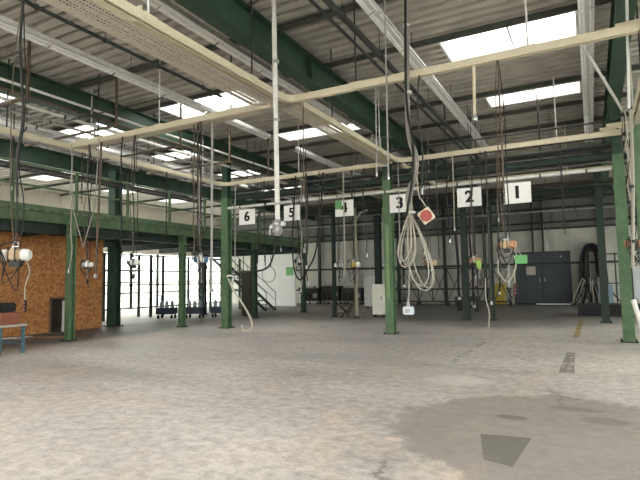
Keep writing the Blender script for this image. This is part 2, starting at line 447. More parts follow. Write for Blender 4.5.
# piers between the upper windows
for i in range(10):
    m.box(X0, YF+4.6*i-.5, 4.0, X0-.15, YF+4.6*i+.5, 5.9)
m.build('cladding', CREAMW, wl)
k = 1
for i in range(9):
    ya, yb = YF+4.6*i+.5, YF+4.6*(i+1)-.5
    if yb > YB: yb = YB-.2
    t = bpy.data.objects.new('window_%d' % k, None); col.objects.link(t); t.location = (X0, (ya+yb)/2, 4.95); struct(t); k += 1
    L = (yb-ya)/2; m = MB()
    for j in range(5): 
        yy = -L+j*L/2; m.box(-.1, yy-.03, -.95, 0, yy+.03, .95)
    m.box(-.1, -L, -.95, 0, L, -.89); m.box(-.1, -L, .89, 0, L, .95); m.box(-.1, -L, -.02, 0, L, .02)
    m.build('window_frame', GREYP, t)
    MB().box(-.07, -L, -.95, -.06, L, .95).build('window_pane', GLASS, t)
    if ya > 2: portals.append(((X0-.2, (ya+yb)/2, 5.1), (0, -PI/2, 0), 1.6, 2*L))
# big ground-floor glazed front (14.6 .. 28.8)
for q in range(4):
    ya = 14.6+q*4.6; yb = ya+4.6
    t = bpy.data.objects.new('window_%d' % k, None); col.objects.link(t); t.location = (X0, (ya+yb)/2, 0); struct(t); k += 1
    L = (yb-ya)/2; m = MB()
    for j in range(3):
        yy = -L+j*L; m.box(-.1, yy-.09, 0, 0, yy+.09, 3.6)
    for z in (0, 1.5, 3.45): m.box(-.1, -L, z, 0, L, z+.09)
    m.build('window_frame', DARKG, t)
    MB().box(-.07, -L, 0, -.06, L, 3.6).build('window_pane', GLASS, t)
    portals.append(((X0-.2, (ya+yb)/2, 1.8), (0, -PI/2, 0), 3.6, 2*L))

wr = bpy.data.objects.new('wall_right', None); col.objects.link(wr); struct(wr)
m = MB(); wall_sheet(m, 'y', X1, YF, YB, 0, 1.0, 1); wall_sheet(m, 'y', X1, YF, YB, 5.0, ZD+.1, 1)
for i in range(9): m.box(X1, YF+5.1*i, 1, X1+.15, YF+5.1*i+.6, 5)
m.box(X1, YB-.6, 1, X1+.15, YB, 5)
m.build('cladding', PANEL, wr)
for i in range(8):  # unseen windows, added to light the back of the hall
    ya, yb = YF+5.1*i+.6, YF+5.1*(i+1)
    t = bpy.data.objects.new('window_%d' % (60+i), None); col.objects.link(t); t.location = (X1, (ya+yb)/2, 3); struct(t)
    L = (yb-ya)/2; m = MB()
    for j in range(4):
        yy = -L+j*L*2/3; m.box(0, yy-.04, -2, .1, yy+.04, 2)
    for z in (-2, -.04, 1.92): m.box(0, -L, z, .1, L, z+.08)
    m.build('window_frame', GREYP, t)
    MB().box(.06, -L, -2, .07, L, 2).build('window_pane', GLASS, t)
    portals.append(((X1+.2, (ya+yb)/2, 3), (0, PI/2, 0), 4, 2*L))
# gate wall behind the camera with unseen open gates added to let in daylight
wf = bpy.data.objects.new('wall_front', None); col.objects.link(wf); struct(wf)
m = MB()
gates = [(-17, -11), (-8.5, -1.5), (1, 6)]
x = X0
for a, b in gates:
    wall_sheet(m, 'x', YF, x, a, 0, ZD+.1, -1); wall_sheet(m, 'x', YF, a, b, 5.0, ZD+.1, -1); x = b
wall_sheet(m, 'x', YF, x, X1, 0, ZD+.1, -1)
m.build('cladding', PANEL, wf)
for a, b in gates: portals.append((((a+b)/2, YF-.2, 2.5), (PI/2, 0, 0), b-a, 5.0))

# white partition at the far left end and the OSB partition
pw = MB(); wall_sheet(pw, 'x', 28.8, -20.6, -17.1, 0, 3.6, 1, 1.1, .08)
struct(pw.build('wall_far_left', PANELW))
ob = bpy.data.objects.new('wall_board', None); col.objects.link(ob); struct(ob)
m = MB(); XO = -16.4
for (a, b, z0) in ((2, 4.4, 0), (4.4, 6.85, 0), (6.85, 9.3, 0), (9.3, 11.25, 0), (11.25, 12.1, 1.15), (12.1, 13.35, 0)):
    m.box(XO-.03, a+.006, z0, XO, b-.006, 3.32)
m.build('board_sheet', OSB, ob)
m = MB(); m.box(XO-.03, 11.2, 0, XO+.02, 11.27, 1.2); m.box(XO-.03, 12.08, 0, XO+.02, 12.15, 1.2); m.box(XO-.03, 11.2, 1.13, XO+.02, 12.15, 1.2)
m.build('opening_frame', WOOD, ob)
# wall behind the boards (room under the mezzanine)
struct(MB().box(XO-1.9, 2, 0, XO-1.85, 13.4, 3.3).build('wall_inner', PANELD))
tag(MB().bev((-16.33, 11.72, .53), (.05, .14, 1.05), .012).build('white_plank', WHITE), 'white board leaning in the low opening of the orange chipboard wall', 'board')

# light portals
for k_, (loc, rot, sx, sy) in enumerate(portals):
    d = bpy.data.lights.new('daylight_portal', 'AREA'); d.shape = 'RECTANGLE'; d.size = sx; d.size_y = sy; d.cycles.is_portal = True
    o = bpy.data.objects.new('daylight_portal', d); col.objects.link(o); o.location = loc; o.rotation_euler = rot

# ------------------------------------------------------------------ steel frame
def h_section(mb, w, d, t, z0, z1, cx=0, cy=0):
    """vertical H profile, flanges facing +-Y"""
    mb.box(cx-w/2, cy-d/2, z0, cx+w/2, cy-d/2+t, z1); mb.box(cx-w/2, cy+d/2-t, z0, cx+w/2, cy+d/2, z1)
    mb.box(cx-t/2, cy-d/2+t, z0, cx+t/2, cy+d/2-t, z1)
def column(x, y, h, label, w=.26, mat=GREEN, rz=0, group=None, d=None):
    t = thing('steel_column', label, 'column', (x, y, 0), rz, group)
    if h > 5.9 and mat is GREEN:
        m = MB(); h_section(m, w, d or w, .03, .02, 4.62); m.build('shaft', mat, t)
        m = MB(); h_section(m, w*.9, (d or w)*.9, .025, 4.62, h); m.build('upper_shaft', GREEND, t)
    else:
        m = MB(); h_section(m, w, d or w, .03, .02, h); m.build('shaft', mat, t)
    MB().box(-w*.75, -w*.75, 0, w*.75, w*.75, .025).build('base_plate', DARK, t)
    m = MB()
    for a in (-1, 1):
        for b in (-1, 1): m.lathe([(.02, .025), (.02, .05), (.012, .055), (.012, .07)], 6, Matrix.Translation((a*w*.62, b*w*.62, 0)))
    m.build('anchor_bolt', DARK, t)
    MB().box(-w*.6, -w*.6, h-.03, w*.6, w*.6, h).build('cap_plate', mat, t)
    return t
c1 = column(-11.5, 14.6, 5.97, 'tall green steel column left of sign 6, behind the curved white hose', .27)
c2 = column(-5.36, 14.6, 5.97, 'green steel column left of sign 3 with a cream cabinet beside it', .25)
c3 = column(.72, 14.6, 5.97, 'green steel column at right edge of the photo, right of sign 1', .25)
column(-13.4, 9.8, 3.08, 'green mezzanine post in front of the orange chipboard wall', .2)
column(-13.4, 14.4, 3.08, 'green mezzanine post in front of the blue trolleys, left of tall column', .2)
column(-13.4, 19.0, 3.08, 'dark green mezzanine post just right of the tall green column', .2, GREEND)
column(-13.4, 23.4, 3.08, 'dark green post at the far corner of the mezzanine behind green card', .2, GREEND)
column(-16.25, 13.75, 5.97, 'broad dark green column at the right end of the chipboard wall', .36, GREEND)
column(-17.6, 7.6, 5.97, 'dark green column rising above the mezzanine at left edge', .34, GREEND)
column(-17.6, 20.5, 3.1, 'dark post under the mezzanine in front of the tall glazing', .2, DARKG)
column(-17.6, 24.8, 3.1, 'dark post under the mezzanine beside the white partition', .2, DARKG)
column(-4.35, 20.3, 4.6, 'dark steel post hung with pipes, under sign 2', .22, DARKG)
column(-3.35, 20.3, 4.6, 'slim dark post right of sign 2 behind the white floor hose', .13, DARKG)
column(-8.75, 22.3, 4.6, 'dark column standing behind the cream cabinet', .26, DARKG)
column(.35, 20.3, 5.97, 'dark green column behind the right hand green column', .24, DARKG)
column(-10.2, 20.6, 4.6, 'dark slender post between signs 5 and 4 in the back area', .14, DARKG)

# roof beams along Y (I profile)
def ibeam_y(m, x, y0, y1, z0, z1, w=.3, t=.04):
    m.box(x-w/2, y0, z0, x+w/2, y1, z0+t); m.box(x-w/2, y0, z1-t, x+w/2, y1, z1); m.box(x-t/3, y0, z0+t, x+t/3, y1, z1-t)
def ibeam_x(m, y, x0, x1, z0, z1, w=.2, t=.03):
    m.box(x0, y-w/2, z0, x1, y+w/2, z0+t); m.box(x0, y-w/2, z1-t, x1, y+w/2, z1); m.box(x0, y-t/3, z0+t, x1, y+t/3, z1-t)
for x, lb in ((-17.6, 'dark green roof beam over the mezzanine at far left'),
              (-11.5, 'long green roof beam at upper left resting on the column by sign 6'),
              (-5.36, 'big green roof beam running from top centre to the middle column'),
              (.72, 'green roof beam above the right hand green column'),
              (6.7, 'green roof beam along the right hand wall')):
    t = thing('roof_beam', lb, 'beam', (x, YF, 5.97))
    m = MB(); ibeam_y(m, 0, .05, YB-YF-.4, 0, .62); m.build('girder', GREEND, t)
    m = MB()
    for j in range(10):
        yy = 2.2+j*4.1+.03
        m.box(-.14, yy, .04, .14, yy+.015, .58)
    m.build('web_stiffener', GREEND, t)
pl = ['above the camera end', 'nearest the camera', 'over the front hoist rail', 'behind the first skylights', 'just before the number signs', 'behind the number signs',
      'over the back passage', 'one row before the back wall', 'next to the back wall', 'fourth from the back wall']
for j, yy in enumerate((4.3, 8.42, 10.5, 14.4, 16.45, 18.5, 22.6, 26.7, 30.8)):
    m = MB(); ibeam_x(m, yy, X0+.1, X1-.1, 6.62, 6.73, .07, .015)
    o = m.build('roof_purlin', PURL, loc=(X0, yy, 6.59))
    tag(o, 'thin dark purlin crossing under the roof sheets, number %s in depth' % ('one two three four five six seven eight nine ten eleven twelve'.split()[j]), 'purlin')

# mezzanine -----------------------------------------------------------
mz = thing('mezzanine', 'green steel mezzanine floor along the left side with handrail', 'mezzanine', (-13.4, 2, 3.08))
m = MB()   # edge channel
m.box(-.1, 0, .27, .1, 21.5, .30); m.box(-.1, 0, .55, .1, 21.5, .58); m.box(-.02, 0, .30, .02, 21.5, .55)
m.build('edge_beam', GREENM, mz)
m = MB(); m.box(-.42, 0, .0, -.22, 21.5, .03); m.box(-.33, 0, .03, -.30, 21.5, .57); m.build('shade_beam', DARKG, mz)  # set-back beam, coloured dark as the shadow band under the edge
m = MB()
for q in (7.8, 12.4, 17.0): m.box(-.1, q-.1, .0, .1, q+.1, .27)
m.build('seat_plate', GREENM, mz)
m = MB()
m.box(-.1, 21.5, 0, -7, 21.6, .58); m.build('end_beam', DARKG, mz)
m = MB()
for j in range(9):
    yy = .6+j*2.5
    m.box(-6.95, yy, .12, -.03, yy+.12, .5)
m.build('joist', DARKG, mz)
m = MB(); corr2 = []
for j in range(72):
    yy = j*.3; m.box(-6.98, yy, .58, .08, yy+.17, .66)
m.box(-6.98, 0, .655, .08, 21.5, .68)
m.build('deck', GREYP, mz)
m = MB().box(-.06, 0, .60, .12, 21.5, .72).build('kick_plate', GREENM, mz)
for j in range(12):
    yy = .3+j*1.9
    MB().box(-.035, yy, .6, .035, yy+.07, 1.85).build('handrail_post', GREENM, mz)
for z in (1.25, 1.83):
    MB().tube([(0, .1, z), (0, 21.4, z)], .03, 8).build('handrail', GREENM, mz)
MB().tube([(0, 21.4, 1.83), (-6.9, 21.4, 1.83)], .024, 8).build('handrail', GREEND, mz)
# things on the mezzanine
for j, (yy, zz) in enumerate(((10.6, .32), (15.4, .3))):
    t = thing('cable_tray', ['dark cable ladder hanging above the mezzanine at left', 'dark cable ladder above the mezzanine near the tall column'][j], 'cable tray', (-15.4, yy, 5.2))
    m = MB(); m.box(-.25, -2.4, 0, -.2, 2.4, .1); m.box(.2, -2.4, 0, .25, 2.4, .1); m.build('side_rail', DARK, t)
    m = MB()
    for q in range(16): m.box(-.2, -2.35+q*.31, .02, .2, -2.3+q*.31, .05)
    m.build('rung', DARK, t)
    m = MB()
    for q in (-2, 2): m.tube([(-.22, q, .05), (-.22, q, 1.6)], .01, 5); m.tube([(.22, q, .05), (.22, q, 1.6)], .01, 5)
    m.build('hanger_rod', DARK, t)
# stairs at the far end
st = thing('staircase', 'dark steel stair with sloping handrail descending beside the white partition', 'staircase', (-18.2, 24.2, 0))
def stair(st):
    m = MB(); N = 14
    for i in range(N):
        z = 3.05*(i+.5)/N; x = 2.2-(2.2+1.6)*(i+.5)/N
        m.box(x-.13, -.45, z-.02, x+.13, .45, z+.02)
    m.build('tread', DARK, st)
    for s in (-.47, .45):
        MB().prism([(2.35, 0), (2.1, 0), (-1.7, 3.05), (-1.45, 3.05)], s, s+.03, Matrix(((1, 0, 0, 0), (0, 0, 1, 0), (0, 1, 0, 0), (0, 0, 0, 1)))).build('stringer', DARKG, st)
    m = MB()
    for s in (-.47, .47):
        m.tube([(2.25, s, 0), (2.25, s, 1.0), (-1.6, s, 4.05)], .022, 6)
        m.tube([(2.25, s, .55), (-1.6, s, 3.6)], .015, 6)
        m.tube([(.3, s, 1.6), (.3, s, 2.6)], .018, 6)
    m.build('stair_rail', DARK, st)
stair(st)

# ------------------------------------------------------------------ rails, trays, lights
def fillet(path, r=.35, n=6):
    P = [Vector(p) for p in path]; out = [P[0]]
    for i in range(1, len(P)-1):
        a = (P[i-1]-P[i]).normalized(); b = (P[i+1]-P[i]).normalized()
        for k in range(n+1):
            t = k/n; out.append(P[i] + a*r*(1-t)**2 + b*r*t**2)
    out.append(P[-1]); return out
def sweep(mb, path, prof):
    """profile (offset, z) swept along a path lying in an XY plane"""
    P = [Vector(p) for p in path]; n = len(prof); vs = []
    for i, p in enumerate(P):
        d0 = (P[i]-P[i-1]).normalized() if i else (P[1]-P[0]).normalized()
        d1 = (P[i+1]-P[i]).normalized() if i < len(P)-1 else d0
        d = (d0+d1).normalized(); nrm = Vector((-d.y, d.x, 0)); k = 1/max(.3, d.dot(d0))
        for (o, z) in prof: vs.append(p + nrm*o*k + Vector((0, 0, z)))
    fs = [(i*n+k, i*n+(k+1) % n, (i+1)*n+(k+1) % n, (i+1)*n+k) for i in range(len(P)-1) for k in range(n)]
    fs.append(tuple(range(n-1, -1, -1))); fs.append(tuple((len(P)-1)*n+k for k in range(n)))
    mb.add(vs, fs)
w, h, t_ = .045, .125, .010
CPROF = [(-w, h), (-w, 0), (-.022, 0), (-.022, t_), (-w+t_, t_), (-w+t_, h-t_), (w-t_, h-t_), (w-t_, t_), (.022, t_), (.022, 0), (w, 0), (w, h)]
ZR = 5.0
def crane_rail(path, label, hang=(), name='hoist_rail', brackets=(), r=.35, mat=CREAM):
    p0 = Vector((path[0][0], path[0][1], ZR)); t = thing(name, label, 'rail', p0)
    lp = [Vector((x-p0.x, y-p0.y, 0)) for x, y in path]
    f = fillet(lp, r) if len(lp) > 2 else lp
    m = MB(); sweep(m, f, CPROF); m.build('channel', mat, t)
    for i in range(len(lp)-1):      # splice plates + hangers along each leg
        a, b = lp[i], lp[i+1]; L = (b-a).length; d = (b-a)/L; n = max(1, int(L/2.0))
        nr = Vector((-d.y, d.x, 0))
        for k in range(n):
            c = a + d*(L*(k+.5)/n)
            MB().tube([c+Vector((0, 0, .12)), c+Vector((0, 0, 1.72))], .016, 6).build('hanger_rod', LPIPE if k % 2 else DARK, t)
            M = Matrix.Translation(c) @ Matrix.Rotation(math.atan2(d.y, d.x), 4, 'Z')
            MB().box(-.12, -.052, .035, .12, .052, .135, M).build('splice_plate', mat, t)
    for (x, y, dx, dy, s) in brackets:
        c = Vector((x-p0.x, y-p0.y, 0)); M = Matrix.Translation(c) @ Matrix.Rotation(math.atan2(dy, dx), 4, 'Z') @ Matrix.Rotation(PI/2, 4, 'X')
        MB().prism([(0, 0), (s, .16), (s, .22), (0, .22)], -.012, .012, M).build('gusset', mat, t)
    return t
crane_rail([(-5.0, 1.2), (-5.0, 8.22), (.75, 8.22)], 'cream hoist rail turning a corner at upper centre and crossing the skylight', brackets=[(-5.0, 4.6, -1, 0, .5), (-5.0, 8.1, -1, 0, .4)])
crane_rail([(-11.35, 8.22), (-5.35, 8.22)], 'cream hoist rail crossing in front of the upper left skylight')
crane_rail([(-11.4, 1.2), (-11.4, 14.3), (-5.2, 14.3)], 'long cream hoist rail at left turning to pass behind sign 6', brackets=[(-11.3, 8.3, 1, 0, .5)])
crane_rail([(-4.85, 8.42), (-4.85, 14.12), (.8, 14.12)], 'cream hoist rail over signs 1, 2 and 3 with a corner by the middle column', brackets=[(.7, 14.1, -1, 0, .35)])
crane_rail([(-4.9, 14.6), (-4.9, 18.6), (.9, 18.6)], 'cream hoist rail turning behind the number 2 sign')
crane_rail([(-10.9, 18.7), (-5.3, 18.7)], 'cream hoist rail behind signs 6 and 5')
crane_rail([(.98, 1.2), (.98, 13.9)], 'cream hoist rail at the right edge of the photo', brackets=[(.98, 8.3, -1, 0, .5), (.98, 13.8, -1, 0, .5)])
# perforated trays
def tray(x0, y0, x1, y1, z, wd, label, lip=.07):
    t = thing('cable_tray', label, 'cable tray', (x0, y0, z))
    L = math.hypot(x1-x0, y1-y0); t.rotation_euler.z = math.atan2(y1-y0, x1-x0)
    MB().box(0, -wd/2, 0, L, wd/2, .004).build('perforated_bottom', PERF, t)
    m = MB(); m.box(0, -wd/2-.004, 0, L, -wd/2, lip); m.box(0, wd/2, 0, L, wd/2+.004, lip); m.build('side_lip', CREAM, t)
    return t
t = tray(-5.42, 1.2, -5.42, 8.0, 5.02, .5, 'wide perforated cable tray beside the cream rail at top left')
m = MB()
for q in range(4): m.tube(spline([(.1, -.15+.09*q, .03), (2, -.12+.08*q, .03), (4, -.16+.1*q, .03), (6.7, -.13+.08*q, .03)]), .014, 6)
m.build('loose_cable', BLACK, t)
tray(-5.18, 8.5, -5.18, 14.2, 5.02, .26, 'perforated cable tray following the rail to the middle column')
tray(1.2, 6.0, 1.2, 14.2, 5.1, .34, 'perforated cable tray at the upper right edge')
tray(-11.2, 8.42, -5.8, 8.42, 5.02, .18, 'narrow perforated tray beside the crossing rail at left')

# light trunking lines along Y
def light_line(x, z, y0, y1, label):
    t = thing('light_trunking', label, 'light fitting', (x, y0, z)); L = y1-y0
    MB().box(-.045, 0, .06, .045, L, .16).build('trunking', LPIPE, t)
    n = round(L/1.6); p = L/n
    m = MB()
    for i in range(n):
        a, b = i*p+.02, (i+1)*p-.02
        for s in (-1, 1):
            m.add([(0, a, .06), (0, b, .06), (s*.125, b, 0), (s*.125, a, 0), (0, a, .068), (0, b, .068), (s*.125, b, .008), (s*.125, a, .008)],
                  [(0, 1, 2, 3), (7, 6, 5, 4), (0, 3, 7, 4), (1, 5, 6, 2), (2, 6, 7, 3)])
    m.build('reflector', REFL, t)
    for s in (-.06, .06):
        m = MB()
        for i in range(n): m.tube([(s, i*p+.06, .012), (s, (i+1)*p-.06, .012)], .013, 6)
        m.build('lamp_tube', TUBE, t)
    m = MB()
    for i in range(0, n, 2): m.tube([(0, i*p+.4, .15), (0, i*p+.4, ZD-z-.03)], .008, 5)
    m.build('hanger_rod', DARK, t)
light_line(-8.9, 6.15, 1.5, 13.5, 'long white fluorescent light line at upper left, left of the skylight')
light_line(-6.05, 6.15, 1.5, 13.5, 'white fluorescent light line passing the top of the grey downpipe')
light_line(-3.05, 6.15, 3, 19.5, 'white fluorescent light line slanting between middle and skylight at right')
light_line(.15, 6.15, 3, 19.5, 'fluorescent light line at right end of the big skylight')
light_line(-8.9, 6.15, 15.2, 24, 'white fluorescent light line further back above sign 5')
light_line(-6.05, 6.15, 15.2, 24, 'fluorescent light line further back above sign 4')
light_line(-14.5, 6.15, 6, 20, 'white fluorescent light line above the mezzanine')

# pipes along Y
def pipe(pts, r, mat, label, name='pipe', cat='pipe', clips=0, hang=None):
    p0 = Vector(pts[0]); t = thing(name, label, cat, p0)
    P = [Vector(p)-p0 for p in pts]
    MB().tube(fillet(P, .12, 4) if len(P) > 2 else P, r, 10).build('pipe_run', mat, t, smooth=True)
    if clips:
        m = MB(); d = P[-1]-P[0]; q = d.to_track_quat('Z', 'Y').to_matrix().to_4x4()
        for i in range(clips):
            c = P[0]+d*((i+.5)/clips); m.lathe([(r+.012, -.02), (r+.012, .02)], 10, Matrix.Translation(c) @ q)
            if hang: m.tube([c, c+Vector((0, 0, hang))], .007, 5)
        m.build('pipe_clip', DARK, t)
    return t
pipe([(-7.55, 1.5, 6.0), (-7.55, 9.4, 6.0)], .035, DARK, 'dark brown pipe slanting across the upper left roof', clips=6, hang=.7)
pipe([(-3.46, 1.5, 6.0), (-3.46, 22, 6.0)], .055, DARK, 'thick dark pipe slanting down from the top centre', clips=12, hang=.7)
pipe([(-3.68, 1.5, 6.0), (-3.68, 22, 6.0)], .03, DARK, 'thinner dark pipe running beside the thick one at top centre', clips=9)
rk = [(-10.2, 5.72, LPIPE, .03, 'Rightmost'), (-10.7, 5.74, BROWNP, .03, 'Second from the right'), (-11.2, 5.70, LPIPE, .04, 'Third from the right'), (-11.75, 5.66, GREYP, .035, 'Fourth from the right'),
      (-12.3, 5.62, LPIPE, .045, 'Fifth from the right'), (-12.8, 5.60, LPIPE, .035, 'Sixth from the right'), (-13.3, 5.5, GREYP, .05, 'Leftmost')]
for x, z, mt, r, wd in rk:
    pipe([(x, 2.5, z), (x, 22, z)], r, mt, '%s of the parallel pipes running over the mezzanine edge' % wd, clips=9)
t = thing('pipe_rack', 'brown angle iron frames carrying the parallel pipes above the mezzanine', 'rack', (-11.75, 4, 5.2))
for j in range(7):
    y = j*2.2
    m = MB(); m.box(-1.8, y, .2, 1.8, y+.05, .25); m.box(-1.8, y, .25, -1.76, y+.05, 1.52); m.box(1.76, y, .25, 1.8, y+.05, 1.52)
    m.build('rack_frame', BROWNP, t)
# cross pipes along X
pipe([(-11.3, 14.45, 4.23), (.55, 14.45, 4.26)], .045, WHITE, 'white pipe running along just above the number signs', clips=11)
pipe([(-11.3, 14.75, 4.85), (2.5, 14.75, 4.95)], .05, DARK, 'dark pipe crossing over the column tops', clips=8)
pipe([(-5.2, 13.85, 5.3), (.8, 13.85, 5.3)], .02, DARK, 'thin dark conduit above the rail over signs 1 and 2', clips=5)
pipe([(-11.3, 8.0, 5.62), (-8.0, 8.0, 5.62)], .016, DARK, 'thin dark conduit in front of the left crossing rail', clips=3)
t = thing('cable_ladder', 'dark cable ladder crossing behind the column tops at right', 'cable tray', (-5, 15.3, 4.65))
m = MB(); m.box(-6, -.2, 0, 8, -.16, .1); m.box(-6, .16, 0, 8, .2, .1); m.build('side_rail', DARK, t)
m = MB()
for q in range(46): m.box(-5.9+q*.3, -.16, .02, -5.86+q*.3, .16, .05)
m.build('rung', DARK, t)
m = MB()
for q in range(8): m.tube([(-5.6+q*1.9, -.18, .05), (-5.6+q*1.9, -.18, 2.05)], .012, 5); m.tube([(-5.6+q*1.9, .18, .05), (-5.6+q*1.9, .18, 2.05)], .012, 5)
m.build('hanger_rod', DARK, t)
ordn = ['first', 'second', 'third', 'fourth', 'fifth', 'sixth', 'seventh', 'eighth', 'ninth', 'tenth']
for j, (y, z, mt, r) in enumerate(((16.2, 5.5, DARK, .05), (17.2, 5.0, GREYP, .035), (18.2, 5.6, DARK, .06), (19.8, 4.75, DARK, .07), (21.5, 5.2, BROWNP, .04), (23.5, 4.9, DARK, .06), (26, 5.4, DARK, .05), (29.5, 5.1, GREYP, .05), (31.5, 4.7, DARK, .06))):
    pipe([(-12.5 if y < 24 else -19, y, z), (6.5, y, z)], r, mt, '%s pipe in depth crossing the hall behind the number signs' % ordn[j].capitalize(), clips=9, hang=ZD-z-.04)
t = thing('frame_beam', 'dark green cross beam on top of the right hand columns', 'beam', (-5.2, 14.6, 4.55))
m = MB(); ibeam_x(m, 0, .05, 5.8, 0, .16, .14, .02); m.build('girder', DARKG, t)
t = thing('frame_beam', 'dark cross beam behind signs 5 and 4 between the columns', 'beam', (-11.3, 14.6, 4.55))
m = MB(); ibeam_x(m, 0, .05, 5.75, 0, .16, .14, .02); m.build('girder', DARKG, t)
t = thing('frame_beam', 'dark beam across the back area carried on slim posts', 'beam', (-13.2, 20.45, 4.6))
m = MB(); ibeam_x(m, 0, 0, 14, 0, .25, .18, .02); m.build('girder', DARKG, t)
# diagonal braces near right top
t = thing('brace', 'light steel A-shaped brace below the light line at upper right', 'brace', (.25, 11.5, 5.2))
m = MB(); m.tube([(-.1, 0, .95), (.5, 1.0, -.05)], .03, 6); m.tube([(-.1, 0, .95), (-.1, 0, 1.5)], .03, 6); m.build('strut', LPIPE, t)

# ------------------------------------------------------------------ number signs
def text_mesh(s, size, mat, parent, loc, rot=(PI/2, 0, 0), ext=.003):
    cu = bpy.data.curves.new('digit', 'FONT'); cu.body = s; cu.size = size; cu.extrude = ext; cu.offset = size*.018
    cu.align_x = 'CENTER'; cu.align_y = 'CENTER'
    tmp = bpy.data.objects.new('digit_tmp', cu); col.objects.link(tmp)
    bpy.context.view_layer.update()
    me = bpy.data.meshes.new_from_object(tmp.evaluated_get(bpy.context.evaluated_depsgraph_get()))
    bpy.data.objects.remove(tmp)
    vs = [v.co.copy() for v in me.vertices]; fs = [tuple(f.vertices) for f in me.polygons]
    bold = MB()
    for k, dx in enumerate((-.028, -.014, 0, .014, .028)): bold.add([v+Vector((dx*size, 0, .0002*k)) for v in vs], fs)
    me = bpy.data.meshes.new('digit'); me.from_pydata(bold.v, [], bold.f); me.update()
    me.materials.append(mat)
    o = bpy.data.objects.new('digit', me); col.objects.link(o); o.parent = parent; o.location = loc; o.rotation_euler = rot
    return o
signs = {'6': (-10.29, .66, .52), '5': (-8.51, .60, .50), '4': (-6.63, .62, .50), '3': (-4.84, .62, .53), '2': (-2.85, .66, .52), '1': (-1.62, .68, .55)}
for s, (x, w_, h_) in signs.items():
    t = thing('number_sign', 'white hanging sign board with the black numeral %s' % {'1':'one, rightmost sign','2':'two','3':'three beside the middle green column','4':'four and a green corner','5':'five','6':'six, leftmost sign'}[s], 'sign', (x, 14.18, 3.82))
    MB().bev((0, 0, 0), (w_, .015, h_), .003).build('board', SIGNW, t)
    text_mesh(s, h_*.86, INK, t, (0, -.012, 0))
    m = MB()
    for q in (-.2, .2): m.tube([(q, 0, h_/2), (q, .24, .42)], .004, 5)
    m.build('hanging_wire', DARK, t)
    if s == '4':
        MB().box(-w_/2+.005, -.016, -.02, -.07, -.009, h_/2-.01).build('green_corner', MINT, t)

